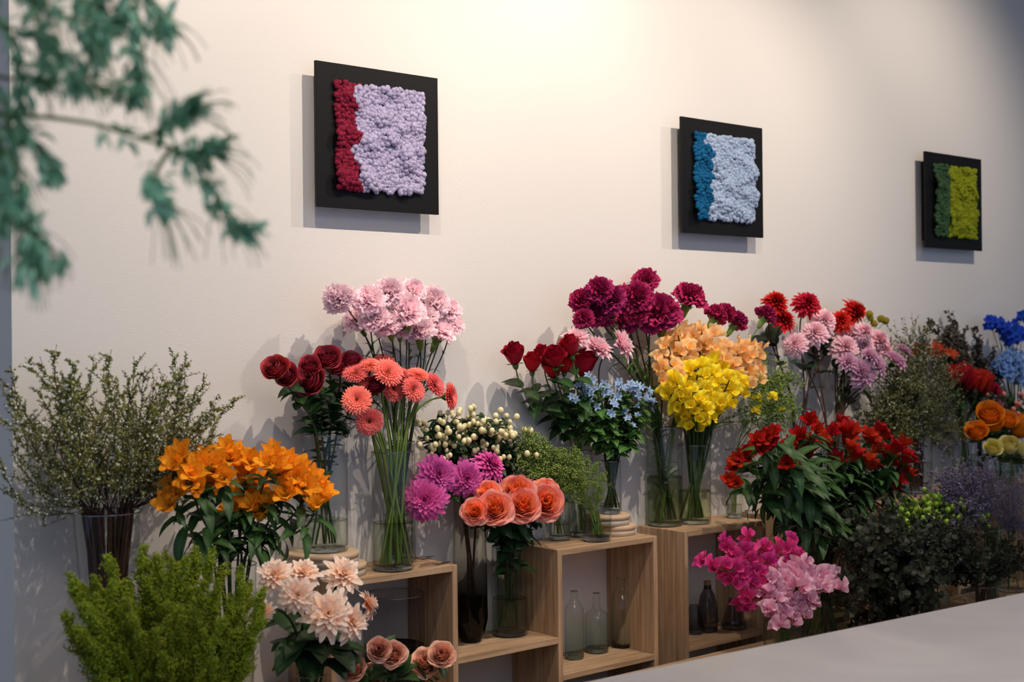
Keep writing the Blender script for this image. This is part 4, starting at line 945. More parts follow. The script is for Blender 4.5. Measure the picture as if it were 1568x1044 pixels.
# scarlet dahlias
SCAR = petal_mat('scarlet_dahlia_petal', [(0, '#700810'), (0.5, '#a81018'), (1, '#cc2024')], var=0.28, transl=0.15)
dahR = BL('scarlet_dahlia', m_dahlia, SCAR, n=110, Wd=0.36, cup=0.14, a_out=125, dome=0.5, prof='round', tip=0.3)
for (x, y, r, f, fx) in [(1188, 463, 18, (.3, -.6, .7), 'scarlet dahlia, upper left, right of the leaning burgundy carnation'), (1201, 491, 17, (.4, -.5, .6), 'scarlet dahlia just below the upper left scarlet one'),
                         (1236, 465, 19, (0, -.8, .6), 'scarlet dahlia standing highest with a dark leaf under it'), (1309, 477, 18, (.6, -.9, .2), 'scarlet dahlia right of the pale pink dahlias, beside yellow craspedia'), (1287, 491, 16, (-.2, -.7, .7), 'scarlet dahlia behind, touching the one beside the craspedia')]:
    flower('scarlet dahlias', 'dahlia', 'dahlia', '', V['dah_r'], x, y, 0.10, r * 1.08, dahR, M['stem_brown'], 0.003, None, (3, 'broad', (0.08, 0.115), (0.45, 0.85), 0.6, M['leaf_dark']), face=np.array(f) + [-0.4, 0, 0], attach=0.4, fixed=fx)
# pale pink pompon and mauve dahlias
PPM = petal_mat('pale_pink_dahlia_petal', [(0, '#c8607e'), (0.5, '#eaa6b8'), (1, '#fbd6dc')], edge='#f6dcdf', edgepow=1.5, edgeamt=0.4, var=0.15, transl=0.25)
MAUV = petal_mat('mauve_dahlia_petal', [(0, '#963a74'), (0.5, '#cf8cb6'), (1, '#f2d2de')], edge='#eed6de', edgepow=1.5, edgeamt=0.5, var=0.15, transl=0.25)
pomp = BL('pale_pink_pompon_dahlia', m_dahlia, PPM, n=105, Wd=0.38, cup=0.25, a_out=125, dome=0.55, prof='round', tip=0.3); mauv = BL('mauve_dahlia', m_dahlia, MAUV, n=68, Wd=0.38, cup=0.35, a_out=108, dome=0.3, prof='pt')
for (x, y, r, fx) in [(1217, 527, 16, 'pale pink pompon dahlia, lowest left of the three separate ones'), (1248, 510, 18, 'pale pink pompon dahlia, middle of the three separate ones'), (1262, 491, 17, 'pale pink pompon dahlia, highest of the three separate ones'),
                  (1293, 533, 20, None), (1304, 513, 17, None), (1323, 528, 15, None), (1345, 521, 16, None), (1324, 508, 13, None), (1354, 534, 13, None)]:
    flower('pale pink pompon dahlias', 'dahlia', 'dahlia', 'pale pink pompon dahlia in the cluster', V['dah_pk'], x, y, RNG.uniform(0.09, 0.15), r * 1.1, pomp, M['stem_brown'], 0.0028, None, (2, 'broad', (0.05, 0.08), (0.5, 0.9), 0.6, M['leaf_dark']), attach=0.4, up=0.4, camw=0.9, out=0.5, fixed=fx)
for (x, y, r, f) in [(1320, 572, 24, (-.3, -1, 0)), (1299, 555, 16, (-.5, -.6, .5)), (1342, 560, 18, (.2, -.9, .5)), (1370, 554, 21, (.3, -.6, .8)), (1383, 537, 13, (.5, -.4, .9)), (1332, 545, 15, (0, -.7, .8))]:
    flower('mauve and white dahlias', 'dahlia', 'dahlia', 'mauve and white dahlia', V['dah_pk'], x, y, RNG.uniform(0.14, 0.2), r * 1.12, mauv, M['stem_brown'], 0.0028, None, (2, 'broad', (0.05, 0.09), (0.5, 0.9), 0.5, M['leaf_dark']), face=f, attach=0.35)
# craspedia
CRAM = simple('craspedia_yellow', '#b8a428', 0.9, bump=(900, 1.0, 0.002)); 
def m_ball():
    rng = np.random.default_rng(5); mb = MB(); v, q, c = sph(20, 14); mb.add(v * 0.93, q, c); cr = sph(4, 3); d = rng.normal(size=(500, 3)); d /= np.linalg.norm(d, axis=1)[:, None]; mb.scatter(cr, np.tile(np.eye(3), (500, 1, 1)), d * 0.95, np.full(500, 0.075), rng); return mb
CRAS = [m_ball().mesh('craspedia_ball', CRAM)]
for (x, y, r) in [(1331, 481, 6), (1338, 495, 5.5), (1349, 488, 6), (1356, 491, 6), (1333, 487, 5)]:
    flower('yellow craspedia balls', 'craspedia', 'flower', 'yellow craspedia ball', V['dah_pk'], x, y, 0.07, r, CRAS, M['stem_light'], 0.0014, None, None, attach=0.9, up=1, camw=0.1)
# alstroemerias
ORG = petal_mat('orange_alstroemeria_petal', [(0, '#ffdc44'), (0.45, '#ffbe34'), (1, '#fa9e1e')], var=0.2, transl=0.3, streak='#9a3a08')
ORGR = petal_mat('red_alstroemeria_petal', [(0, '#b0481a'), (0.5, '#ac2212'), (1, '#9c160e')], var=0.3, transl=0.2)
alO = BL('orange_alstroemeria_floret', m_alstro, ORG, 4); alR = BL('red_alstroemeria_floret', m_alstro, ORGR, 4)
AO = [[(274, 690), (262, 706), (285, 712)], [(255, 742), (254, 768), (270, 752)], [(296, 721), (300, 745), (288, 735)], [(325, 716), (342, 728), (330, 702)], [(345, 681), (362, 690), (352, 700)], [(350, 774), (336, 752), (360, 756)],
      [(368, 701), (385, 703), (376, 722)], [(376, 738), (398, 735), (388, 752)], [(417, 690), (427, 708), (408, 705)], [(395, 779), (409, 763), (382, 770)], [(427, 722), (447, 740), (436, 752)], [(440, 702), (460, 712), (455, 728)], [(477, 725), (492, 748), (470, 742)], [(482, 767), (500, 752), (488, 738)],
      [(312, 700), (318, 735), (305, 712)]]
for pts in AO:
    cluster('orange alstroemerias', 'alstroemeria', 'flower', 'orange alstroemeria stem', V['alst_o'], pts, 0.15 + rng_.random() * 0.14, 18.0, alO, drop=0.055, leaf=(9, 'alstro', (0.06, 0.10), (0.35, 0.97), 0.2, M['leaf']), leafwhorl=(5, 'alstro', (0.04, 0.06)), up=0.4, camw=0.8)
AR = [[(1240, 642), (1252, 655)], [(1185, 659), (1172, 668), (1180, 674)], [(1223, 664), (1210, 677), (1232, 672)], [(1188, 684), (1200, 692), (1178, 694)], [(1217, 705), (1204, 708)], [(1258, 669), (1246, 679), (1268, 674)], [(1275, 659), (1291, 641), (1284, 652)], [(1308, 657), (1300, 668), (1296, 653)],
      [(1304, 680), (1312, 690)], [(1340, 670), (1330, 662), (1345, 683)], [(1349, 652), (1358, 662)], [(1387, 674), (1375, 680)], [(1366, 694), (1356, 688), (1372, 703)], [(1393, 722), (1384, 714)], [(1129, 703), (1122, 712)], [(1116, 733), (1126, 738)], [(1160, 672), (1166, 684)], [(1226, 690), (1238, 686)], [(1380, 735), (1372, 742)], [(1330, 700), (1340, 708)], [(1290, 705), (1280, 698)], [(1398, 700), (1390, 694)], [(1148, 690), (1140, 697)]]
for pts in AR:
    cluster('red alstroemerias', 'alstroemeria', 'flower', 'red alstroemeria stem', V['alst_r'], pts, 0.28 + rng_.random() * 0.16, 12.5, alR, drop=0.06, leaf=(22, 'alstro', (0.08, 0.14), (0.30, 0.97), 0.2, M['leaf']), leafwhorl=(7, 'alstro', (0.04, 0.08)), up=0.5, camw=0.7)
# cream dahlias
CRM = petal_mat('cream_dahlia_petal', [(0, '#d0641c'), (0.3, '#f4ae78'), (0.6, '#fce0c4'), (1, '#fff2e6')], var=0.1, transl=0.3, streak='#f0b090')
dahC = BL('cream_dahlia', m_dahlia, CRM, n=50, Wd=0.40, cup=0.16, a_out=122, dome=0.35, prof='round', tip=0.3, lr=0.1, ruf=0.03)
for (x, y, r, f) in [(421, 881, 25, (-.3, -.7, .6)), (464, 879, 24, (0, -.7, .7)), (525, 881, 27, (.2, -.9, .6)), (455, 911, 25, (-.1, -1, .2)), (501, 940, 33, (0, -1, .3)), (537, 953, 26, (.4, -.8, .2)), (563, 925, 20, (1, -.4, .2)), (406, 935, 14, (-.6, -.5, 0))]:
    flower('cream and peach dahlias', 'dahlia', 'dahlia', 'cream dahlia with peach centre', V['dah_c'], x, y, (0.33 if y < 900 else 0.47), r * 1.08, dahC, M['stem'], 0.0034, None, (5, 'broad', (0.06, 0.10), (0.35, 0.62), 0.3, M['leaf_dark']), face=np.array(f) + [-.4, 0, 0], attach=0.4)
# spray roses at the bottom
SPR = petal_mat('salmon_spray_rose_petal', [(0, '#b8503c'), (0.5, '#d88870'), (1, '#eebca0')], edge='#f6cdb4', edgepow=5, edgeamt=0.7, var=0.2, transl=0.25)
rosS = BL('salmon_spray_rose', m_rose, SPR, n=50, opening=0.7, height=1.25, ruf=0.10, inw=0.25, dome=0.25)
for (x, y, r) in [(581, 995, 15), (602, 1003, 17), (542, 1024, 17), (569, 1037, 18), (652, 1016, 19), (676, 1004, 17)]:
    flower('salmon spray roses', 'spray_rose', 'rose', 'small salmon spray rose', V['rose_b'], x, y, RNG.uniform(0.36, 0.44), r * 1.1, rosS, M['stem'], 0.002, ('sepals', SEPAL), (8, 'rose', (0.035, 0.06), (0.5, 0.95), 0.3, M['rose_leaf']), attach=0.8, up=0.8, camw=0.9, out=0.4)
# pink sweet peas
HOT = petal_mat('hot_pink_sweet_pea_petal', [(0, '#d45a92'), (0.4, '#c8246e'), (1, '#d83a88')], edge='#e87ab0', edgepow=2, edgeamt=0.4, var=0.3, transl=0.3)
PAL = petal_mat('pale_pink_sweet_pea_petal', [(0, '#e8b0c0'), (0.5, '#e6a6bf'), (1, '#efc0d2')], edge='#f4d4de', edgepow=2, edgeamt=0.4, var=0.15, transl=0.35)
peaH = BL('hot_pink_sweet_pea', m_sweetpea, HOT, 4); peaL = BL('pale_pink_sweet_pea', m_sweetpea, PAL, 4)
for (x, y, n) in [(1079, 857, 3), (1093, 866, 3), (1112, 831, 4), (1124, 847, 5), (1148, 820, 4), (1110, 872, 5), (1135, 862, 5), (1152, 845, 4), (1196, 835, 4), (1212, 828, 5), (1166, 868, 5), (1204, 853, 5), (1130, 890, 5), (1150, 895, 5), (1180, 862, 4), (1222, 850, 4), (1145, 915, 4), (1160, 915, 4), (1150, 930, 3), (1135, 928, 3), (1165, 895, 4), (1120, 885, 4), (1175, 845, 4), (1190, 862, 4)]:
    spike('hot pink sweet peas', 'sweet_pea', 'flower', 'hot pink sweet pea stem', V['pea_p'], x, y, 0.48 + 0.07 * rng_.random(), 17, peaH, n=n, span=0.02 * n, ped=0.012, stem_mat=M['stem_light'])
for (x, y, n) in [(1187, 882, 5), (1200, 895, 5), (1220, 880, 5), (1237, 862, 4), (1245, 880, 5), (1262, 882, 4), (1280, 880, 4), (1284, 899, 3), (1235, 905, 5), (1215, 912, 5), (1255, 905, 5), (1192, 918, 5), (1178, 905, 5), (1240, 926, 4), (1205, 940, 4), (1188, 945, 3), (1225, 938, 4), (1200, 958, 3), (1218, 955, 3), (1235, 945, 3), (1182, 932, 4), (1262, 900, 4), (1205, 870, 5), (1225, 895, 5), (1250, 925, 3)]:
    spike('pale pink sweet peas', 'sweet_pea', 'flower', 'pale pink sweet pea stem', V['pea_p'], x, y, 0.54 + 0.07 * rng_.random(), 18, peaL, n=n, span=0.018 * n, ped=0.012, stem_mat=M['stem_light'])

# berries
def berry_cluster(bunch, desc, v, pts, yo, rpx, mat, leafmat, n=8, spread=11, leaves=10):
    ball = sph(10, 8); rng = np.random.default_rng(int(pts[0][0]))
    for (x, y) in pts:
        c = P(x, y, yo + rng.normal() * 0.02); m = M_PX(x, yo); ax = facing(v, c, rng, 0.6, 1.0, 0.2); node = c - ax * 0.05; cv, b0 = stem_curve(v, node, ax, rng)
        t = thing('hypericum', '', 'flower', b0, bunch); reg(bunch, t, x, y, desc); mb = MB(); tube(mb, cv, 0.0019, 0.0015, 5); bb = MB(); pos = []
        for k in range(n):
            d = nrm(ax * 0.6 + rng.normal(size=3) * 0.85 + CAMDIR * 0.3); p = node + d * (0.028 + rng.random() * 0.034); pos.append(p); tube(mb, bez(node, node + ax * 0.012, p - d * 0.01, p, 6), 0.0008, 0.0008, 4)
        bb.scatter(ball, np.tile(np.eye(3), (n, 1, 1)), pos, rpx * m * rng.uniform(0.8, 1.15, n)[:, None] * np.array([1, 1, 1.15]), rng)
        obj('berries', bb.mesh('berries', mat, off=b0), t); obj('stem', mb.mesh('stem', M['stem'], off=b0), t)
        mb = MB(); leaves_on(mb, cv, leaves, LT['wild'], (0.03, 0.05), (0.42, 1.0), 0.4, rng); leaves_on(mb, np.array([node - ax * .02, node, node + ax * .02]), 12, LT['wild'], (0.025, 0.045), (0, 1), 0.7, rng); obj('leaves', mb.mesh('leaves', leafmat, off=b0), t)
WB = petal_mat('white_berry', [(0, '#cfc080'), (1, '#e6dcb0')], var=0.15, transl=0, rough=0.3, spec=0.5); PB = petal_mat('pink_berry', [(0, '#b85a50'), (1, '#dc9080')], var=0.2, transl=0, rough=0.3, spec=0.5); GB = petal_mat('green_berry', [(0, '#6c8a1c'), (1, '#98b63a')], var=0.25, transl=0, rough=0.3, spec=0.5)
gx = [(rng_.uniform(652, 795), 0) for _ in range(26)]
wpts = []
for i in range(26):
    x = 655 + (i % 9) * 16.5 + rng_.normal() * 4; row = i // 9; top = 628 + abs(x - 712) ** 2 / 260; wpts.append((x, top + row * 21 + rng_.normal() * 3))
berry_cluster('white hypericum stems', 'white-berried hypericum stem', V['hyp_w'], wpts, 0.09, 4.3, WB, M['leaf_dark'], n=9, spread=11, leaves=18)
berry_cluster('pink hypericum stems', 'pink-berried hypericum stem', V['hyp_p'], [(1520, 604), (1535, 597), (1550, 604), (1565, 600), (1528, 618), (1545, 622), (1562, 620)], 0.14, 3.4, PB, M['leaf_dark'], n=7, spread=9)
berry_cluster('green hypericum stems', 'green-berried hypericum stem', V['hyp_g'], [(1378 + i * 15 + rng_.normal() * 3, 772 - 9 * math.sin((i % 8) / 7 * PI) + (i // 8) * 15) for i in range(8)] + [(1365 + i * 17, 781 + rng_.normal() * 3) for i in range(9)], 0.42, 4.3, GB, M['leaf_dark'], n=13, spread=9, leaves=6)

# far right flowers
OR = petal_mat('orange_rose_petal', [(0, '#c8660c'), (0.5, '#e07c10'), (1, '#f09420')], edge='#ffb448', edgepow=5, edgeamt=0.6, var=0.2, transl=0.25); YR = petal_mat('pale_yellow_rose_petal', [(0, '#c8b838'), (0.5, '#ddd070'), (1, '#ece6a8')], var=0.12, transl=0.25)
rosO = BL('orange_rose', m_rose, OR, n=36, opening=0.4, height=1.5, dome=0.2, inw=0.35); rosY = BL('pale_yellow_rose', m_rose, YR, n=24, opening=0.4, height=1.4)
for (x, y, r) in [(1515, 637, 17), (1519, 652, 14), (1496, 663, 14), (1560, 657, 18), (1541, 646, 13)]:
    flower('orange roses at the right edge', 'rose', 'rose', 'orange rose', V['rose_o'], x, y, 0.18, r * 1.1, rosO, M['stem'], 0.0024, ('sepals', SEPAL), (7, 'rose', (0.04, 0.06), (0.4, 0.9), 0.3, M['rose_leaf']), attach=0.9, up=0.7, camw=0.6)
for (x, y, r) in [(1520, 687, 12), (1545, 685, 14), (1566, 691, 12)]:
    flower('pale yellow roses at the right edge', 'rose', 'rose', 'pale yellow rose', V['rose_y'], x, y, 0.27, r * 1.1, rosY, M['stem'], 0.0024, ('sepals', SEPAL), (7, 'rose', (0.04, 0.06), (0.6, 0.9), 0.3, M['rose_leaf']), attach=0.9, up=0.7, camw=0.7)
# celosia crests
CEL = petal_mat('red_celosia', [(0, '#5c0810'), (0.7, '#9c1420'), (1, '#b8222c')], var=0.3, transl=0.05, rough=0.8)
def m_celosia(seed):
    rng = np.random.default_rng(seed); mb = MB()
    for i in range(70):
        x = rng.uniform(-1, 1); y = rng.normal() * 0.18; L = 0.75 * (1 - 0.35 * x * x); b = MB()
        petal(b, L * rng.uniform(0.85, 1.1), 0.42, 3, 12, rng.random() * 6.28, ruf=0.08, rf=3.5, nu=5, nv=9, prof='fan', tip=0.05, rng=rng)
        v, q, c = b.arr(); mb.add(v + [x * 0.55, y, -0.2 - 0.25 * x * x], q, c)
    return mb
celM = BL('celosia_crest', m_celosia, CEL, 2)
for (x, y, r, fx) in [(1473, 578, 24, 'velvety dark red celosia crest, left half of the red arc'), (1501, 587, 24, 'velvety dark red celosia crest, right half of the red arc'), (1520, 596, 12, 'small dark red celosia crest at the right end of the arc')]:
    flower('red celosia', 'celosia', 'flower', '', V['cel'], x, y, 0.14, r, celM, M['stem_light'], 0.004, None, (8, 'broad', (0.05, 0.08), (0.45, 0.95), 0.4, M['leaf_dark']), face=(0.25, -0.2, 1), attach=0.4, fixed=fx)
CORS = petal_mat('coral_red_star_petal', [(0, '#a83a20'), (1, '#cc4a34')], var=0.2); corst = BL('coral_red_star', m_star, CORS, n=6, prof='pt')
for (x, y) in [(1409, 535), (1430, 537), (1443, 541), (1455, 544), (1466, 552), (1470, 562), (1437, 532)]:
    cluster('coral red star flowers', 'nerine', 'flower', 'coral red star-petalled flower head', V['cel'], [(x + rng_.normal() * 5, y + rng_.normal() * 4) for _ in range(6)], 0.08, 8, corst, drop=0.03)
# delphinium
DB = petal_mat('deep_blue_petal', [(0, '#1c3a9c'), (1, '#2450c0')], var=0.3); LB = petal_mat('sky_blue_petal', [(0, '#4f78b0'), (1, '#7f9fcc')], var=0.2)
dB = BL('deep_blue_delphinium', m_star, DB, n=5, Wd=0.8); lB = BL('sky_blue_delphinium', m_star, LB, n=5, Wd=0.75)
for (x, y) in [(1514, 488), (1524, 487), (1534, 494), (1546, 503), (1557, 502), (1550, 512), (1566, 480), (1568, 508)]:
    spike('deep blue delphiniums', 'delphinium', 'flower', 'deep blue delphinium stem', V['delph'], x, y, 0.08, 7, dB, n=7, span=0.04, ped=0.010)
for (x, y) in [(1535, 545), (1545, 540), (1556, 536), (1566, 543), (1540, 562), (1556, 560), (1567, 568), (1528, 556)]:
    spike('sky blue delphiniums', 'delphinium', 'flower', 'sky blue delphinium stem', V['delph'], x, y, 0.10, 6.5, lB, n=8, span=0.06, ped=0.012)

# ================================================================== BUSHY FILLERS
def dot(n=5, m=4): return sph(n, m)
WHT = petal_mat('tiny_white_blossom', [(0, '#cfcfb0'), (1, '#f0eee0')], var=0.2); TW = simple('brown_twig', '#3c2a1e', 0.8); TWD = simple('dark_twig', '#2c241c', 0.8)
SPL = leaf_mat('spirea_leaf', '#80823a', '#a8a854'); GLD = petal_mat('goldenrod_bud', [(0, '#7c8c1c'), (1, '#aab438')], var=0.3, transl=0.1); 
sp_ = branch_set('spirea', (TW, SPL, WHT), 5, 3, 'blossoms', nside=20, side_len=(0.10, 0.26), side_ang=(15, 45), t0=0.15, leaf='small', leaf_size=(0.011, 0.023), per=36, bl=dot(), bl_n=3, bl_size=(0.006, 0.010), sub=0, main_leaf=40, curl=0.16, r=0.0042, bend=0.18)
bush('spirea branches in the far left vase', 'spirea_branch', 'branch', 'thin spirea branch with tiny leaves in the far left bush', V['spirea'], sp_,
     [(-15, 735), (-8, 690), (-15, 640), (0, 610), (5, 580), (15, 560), (40, 545), (62, 545), (88, 527), (110, 548), (140, 545), (165, 560), (172, 535), (205, 545), (225, 560), (262, 532), (275, 555), (292, 550), (320, 575), (330, 600), (362, 600), (330, 625), (333, 660), (300, 675), (270, 690)], 84, 0.17, 0.14, (0.42, 0.92), M['stem_brown'], 0.0022, seed=4)
gd_ = branch_set('goldenrod', (M['stem_light'], leaf_mat('goldenrod_leaf', '#5c7422', '#7c9434'), GLD), 4, 5, 'buds', nside=24, side_len=(0.13, 0.27), side_ang=(22, 45), t0=0.35, leaf='tiny', leaf_size=(0.012, 0.028), per=14, bl=dot(4, 3), bl_n=95, bl_size=(0.003, 0.0068), main_leaf=40, curl=0.05, r=0.006)
bush('goldenrod stems', 'goldenrod', 'plant', 'feathery goldenrod stem in the lower left bush', V['gold'], gd_,
     [(98, 880), (100, 935), (110, 905), (122, 890), (140, 885), (165, 852), (190, 885), (215, 835), (240, 850), (262, 850), (285, 850), (305, 835), (325, 845), (345, 860), (370, 865), (385, 890), (402, 895), (405, 925), (400, 950)], 56, 0.50, 0.12, (0.5, 0.95), M['stem_light'], 0.002, seed=6)
fl_ = branch_set('green filler', (M['stem_light'], M['leaf_fresh'], petal_mat('green_seed_bud', [(0, '#7c9440'), (1, '#a8b868')], var=0.25)), 4, 7, 'buds', nside=15, side_len=(0.14, 0.30), side_ang=(25, 60), t0=0.3, leaf='tiny', leaf_size=(0.03, 0.055), per=6, bl=dot(), bl_n=3, bl_size=(0.008, 0.014), main_leaf=10, curl=0.12, tipcluster=20, tc_size=(0.006, 0.012), tc_spread=0.11, taper=True, r=0.006)
bush('green filler over the middle shelf', 'green_filler_stem', 'plant', 'airy green filler stem over the middle cube shelf', V['fill_s'], fl_,
     [(822, 715), (822, 692), (842, 688), (858, 690), (880, 690), (898, 702), (912, 712), (920, 728), (922, 748), (900, 762)], 18, 0.11, 0.04, (0.5, 0.95), M['stem_light'], 0.0014, seed=8)
bush('green filler beside the white berries', 'green_filler_stem', 'plant', 'light green filler stem between white berries and the red rose leaves', V['fill_b'], fl_,
     [(795, 705), (792, 680), (802, 662), (815, 672), (830, 690), (805, 740), (845, 760)], 5, 0.09, 0.03, (0.6, 0.95), M['stem_light'], 0.0014, seed=9)
bush('green filler right of the yellow sweet peas', 'green_filler_stem', 'plant', 'wispy green filler stem right of the yellow sweet peas', V['thin'], fl_,
     [(1150, 640), (1165, 580), (1175, 552), (1195, 560), (1212, 580), (1215, 615), (1200, 650)], 1, 0.14, 0.04, (0.6, 0.95), M['stem_light'], 0.0012, seed=10)
gy_ = branch_set('gypsophila', (TWD, leaf_mat('olive_leaf', '#4c5224', '#6c7232'), petal_mat('cream_blossom', [(0, '#a8a880'), (1, '#d0ceb0')], var=0.2)), 4, 11, 'blossoms', nside=22, side_len=(0.18, 0.36), side_ang=(25, 60), t0=0.25, leaf='small', leaf_size=(0.02, 0.04), per=24, bl=dot(), bl_n=9, bl_size=(0.006, 0.011), main_leaf=20, curl=0.1, taper=False, r=0.005)
bush('frothy white filler stems', 'waxflower_stem', 'branch', 'olive twig with tiny blossoms, bush right of mauve dahlias', V['gyp'], gy_,
     [(1335, 690), (1340, 650), (1345, 610), (1370, 580), (1385, 545), (1395, 520), (1410, 525), (1430, 545), (1450, 560), (1462, 585), (1468, 620), (1470, 660), (1455, 690)], 62, 0.16, 0.08, (0.4, 0.95), M['stem_brown'], 0.0016, seed=12)
dk_ = branch_set('dark foliage', (TWD, leaf_mat('dark_purple_leaf', '#4c4238', '#665a4c', 0.6), None), 3, 13, nside=16, side_len=(0.15, 0.3), side_ang=(30, 55), t0=0.2, leaf='round', leaf_size=(0.022, 0.04), per=14, main_leaf=30, curl=0.05, r=0.005)
bush('dark leafy twigs', 'leafy_twig', 'branch', 'dusky leafy twig between celosia and blue delphinium', V['twig'], dk_,
     [(1420, 492), (1430, 520), (1458, 476), (1450, 510), (1470, 520), (1490, 500), (1500, 520), (1520, 530), (1540, 545), (1480, 550), (1510, 550)], 16, 0.06, 0.03, (0.8, 0.98), M['stem_brown'], 0.0014, seed=14)
st_ = branch_set('statice', (leaf_mat('statice_stem', '#5c5850', '#706860'), M['leaf_gray'], petal_mat('statice_purple', [(0, '#5c506c'), (1, '#9a90a6')], var=0.3)), 4, 15, 'blossoms', nside=24, side_len=(0.2, 0.4), side_ang=(25, 55), t0=0.25, leaf='tiny', leaf_size=(0.01, 0.02), per=3, bl=dot(), bl_n=30, bl_size=(0.005, 0.010), main_leaf=4, curl=0.1, taper=False, r=0.004)
bush('purple statice stems', 'statice', 'flower', 'dusty purple statice spray near the lower right edge', V['stat'], st_,
     [(1440, 745), (1455, 725), (1470, 735), (1485, 712), (1500, 730), (1515, 718), (1535, 735), (1550, 745), (1568, 735), (1580, 760), (1585, 800)], 36, 0.42, 0.07, (0.5, 0.95), M['stem'], 0.0016, seed=16)
eu_ = branch_set('eucalyptus', (TWD, leaf_mat('eucalyptus_leaf', '#2a3022', '#444a34', 0.55), None), 4, 17, nside=18, side_len=(0.2, 0.38), side_ang=(25, 55), t0=0.12, leaf='round', leaf_size=(0.026, 0.052), per=18, main_leaf=30, curl=0.08, r=0.006, taper=False)
bush('eucalyptus branches', 'eucalyptus_branch', 'branch', 'dark round-leaved eucalyptus branch behind the counter', V['euc'], eu_,
     [(1300, 940), (1305, 880), (1312, 835), (1330, 810), (1350, 805), (1375, 815), (1400, 805), (1430, 808), (1450, 815), (1480, 812)], 34, 0.56, 0.07, (0.5, 0.95), M['stem_brown'], 0.002, seed=18)
bush('eucalyptus branches near the right edge', 'eucalyptus_branch', 'branch', 'dark eucalyptus branch under the purple statice, right edge', V['euc2'], eu_,
     [(1440, 820), (1470, 815), (1500, 805), (1525, 830), (1550, 825), (1572, 835), (1570, 860)], 22, 0.56, 0.06, (0.5, 0.95), M['stem_brown'], 0.002, seed=19)

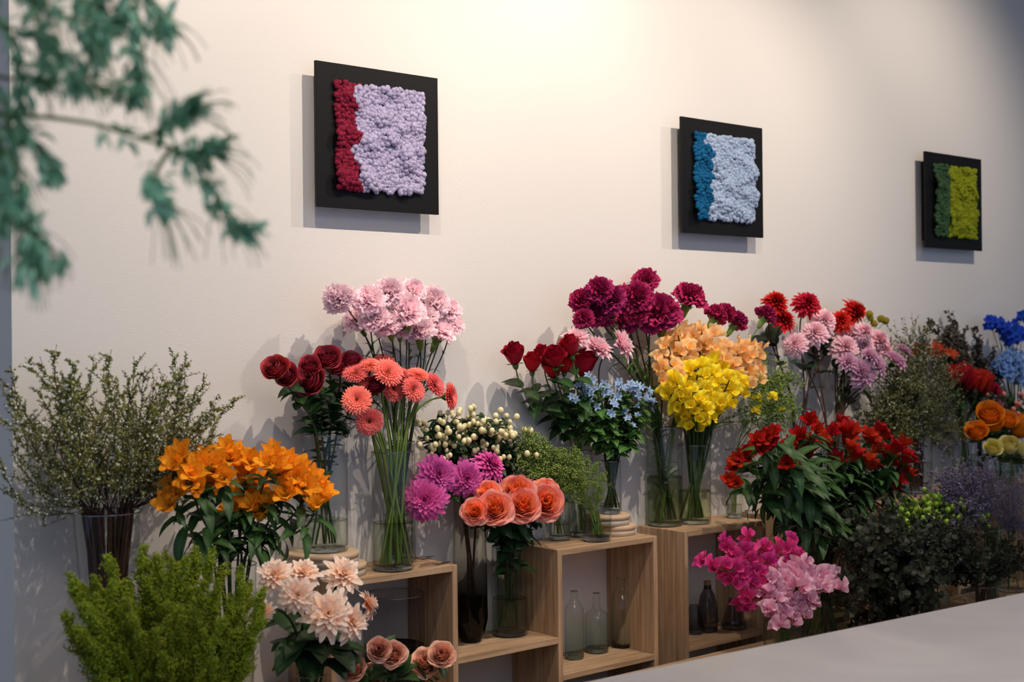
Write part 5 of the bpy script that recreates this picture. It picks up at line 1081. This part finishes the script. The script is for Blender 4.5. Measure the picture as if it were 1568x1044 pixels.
# ================================================================== FOREGROUND TREE (out of focus, upper left)
def fg_tree():
    D = 1.25; base = PD(-230, 1000, D + 0.05); x, y = base[0], base[1]
    pot = thing('plant_pot', 'grey plant pot standing left of the view with the tall airy tree', 'pot', (x, y, 0)); mb = MB()
    lathe(mb, [(0.001, 0.0), (0.13, 0.0), (0.17, 0.34), (0.172, 0.36), (0.158, 0.36), (0.15, 0.30), (0.001, 0.30)], 40); me = mb.mesh('pot_body', simple('grey_pot', '#77736e', 0.7)); fix_normals(me); obj('pot_body', me, pot)
    t = thing('potted_tree', 'tall airy green plant blurred in the near upper left corner', 'plant', (x, y, 0.30)); b0 = np.array([x, y, 0.30]); tr = MB()
    top = PD(-120, -150, D); tube(tr, bez(b0, b0 + UP * 0.8, top - UP * 0.5, top, 20), 0.012, 0.006, 8)
    obj('trunk', tr.mesh('trunk', M['stem'], off=b0), t)
    LM = leaf_mat('blue_green_leaf', '#98ceaa', '#c4e8c8', 0.5, transl=0.3)
    rng = np.random.default_rng(3)
    def twig(pts, r=0.0026):
        Ps = np.array([PD(x_, y_, D + dz) for x_, y_, dz in pts]); n = len(Ps); u = np.linspace(0, n - 1, n * 6); out = np.stack([np.interp(u, range(n), Ps[:, i]) for i in range(3)], -1)
        for _ in range(2): out[1:-1] = (out[:-2] + out[1:-1] * 2 + out[2:]) / 4
        mb = MB(); tube(mb, out, r, r * 0.5, 6); return out, mb
    def tuft(mb, p, d, n, L, spread=0.9):
        F = [nrm(d + rng.normal(size=3) * spread) for _ in range(n)]; mb.scatter(LT['wild'], frames(F, [UP + rng.normal(size=3) * .3 for _ in range(n)]), [p + rng.normal(size=3) * 0.004 for _ in range(n)], rng.uniform(L * 0.6, L * 1.1, n), rng)
    def needles(mb, p, d, n, L):
        for _ in range(n):
            dd = nrm(d + rng.normal(size=3) * 0.55); tube(mb, bez(p, p + dd * L * 0.4, p + dd * L * 0.8, p + dd * L - UP * L * 0.3, 5), 0.0005, 0.0004, 4)
    tw = [([(-120, -40, 0), (-30, 0, .0), (20, 60, .0), (35, 130, 0), (30, 200, 0)], 'curtain'), ([(-120, -120, 0), (0, -60, .04), (40, 0, .04), (70, 60, .04), (75, 110, .04)], 'curtain'),
          ([(-120, -120, 0), (60, -70, .02), (110, -20, .02), (140, 30, .02), (150, 75, .02)], 'curtain'), ([(-120, 60, 0), (-40, 110, -.02), (-10, 180, -.02), (5, 260, -.02), (-5, 330, -.02)], 'curtain'),
          ([(-120, 120, 0), (0, 175, 0), (80, 180, 0), (150, 190, 0), (215, 212, 0.0), (262, 225, 0), (300, 250, 0), (330, 300, .01), (352, 338, .01), (372, 352, .01)], 'long arching'),
          ([(-120, 60, 0), (0, 120, 0.02), (60, 122, .02), (130, 130, .02), (185, 140, 0.02)], 'short'), ([(-120, -100, 0), (60, -80, 0.03), (180, -40, .03), (205, 30, .03), (208, 90, .03), (215, 140, .03)], 'hanging right'),
          ([(-120, -90, 0), (80, -90, 0.05), (200, -30, .05), (235, 10, .05), (258, 40, .05)], 'hanging far right'), ([(-120, 80, 0), (-30, 100, 0), (8, 150, 0), (18, 220, 0), (28, 290, 0), (45, 340, 0), (50, 380, 0)], 'hanging left'),
          ([(-120, 0, 0), (10, 40, -.03), (60, 60, -.03), (100, 90, -.03), (118, 130, -.03)], 'inner'), ([(-120, -60, 0), (20, -20, -.02), (90, 20, -.02), (150, 45, -.02)], 'upper'), ([(-120, 160, 0), (0, 195, 0.02), (50, 210, .02), (78, 260, .02)], 'lower'),
          ([(-120, 180, 0), (-20, 240, .04), (10, 290, .04), (20, 330, .04)], 'low left'), ([(-120, -100, 0), (100, -60, .06), (150, 0, .06), (175, 30, .06)], 'top right'), ([(215, 212, 0.0), (250, 200, 0), (275, 180, 0), (298, 163, 0)], 'fork'), ([(262, 225, 0), (240, 260, 0), (238, 290, 0), (250, 315, 0)], 'down fork'), ([(280, 235, 0), (305, 235, 0), (328, 228, 0)], 'side fork')]
    for pts, nm in tw:
        c, mb = twig(pts); lf = MB(); n = len(c)
        for k in range(n // 3, n, 2):
            if nm == 'long arching' and k < n * 0.55: 
                if rng.random() < 0.7: continue
            if nm in ('hanging left', 'low left') and k < n * .5 and rng.random() < .4: continue
            d = nrm(c[min(k + 1, n - 1)] - c[k - 1]); tuft(lf, c[k], d, rng.integers(5, 10), 0.022)
            if rng.random() < 0.35: needles(mb, c[k], d - UP * 0.3 + _R * 0.3, 5, 0.05)
        tuft(lf, c[-1], nrm(c[-1] - c[-3]), 18, 0.024, 0.7)
        if nm in ('hanging left',): 
            for _ in range(8): tuft(lf, c[-1] + rng.normal(size=3) * [0.012, 0.012, 0.012], -UP, 10, 0.022, 0.5)
            needles(mb, c[-6], -UP, 24, 0.05)
        br = obj('branch', mb.mesh('branch', M['leaf_mid'], off=b0), t); obj('leaves', lf.mesh('leaves', LM, off=b0), br)
fg_tree()
finalize()
print('objects', len(bpy.data.objects), 'verts', sum(len(m.vertices) for m in bpy.data.meshes))
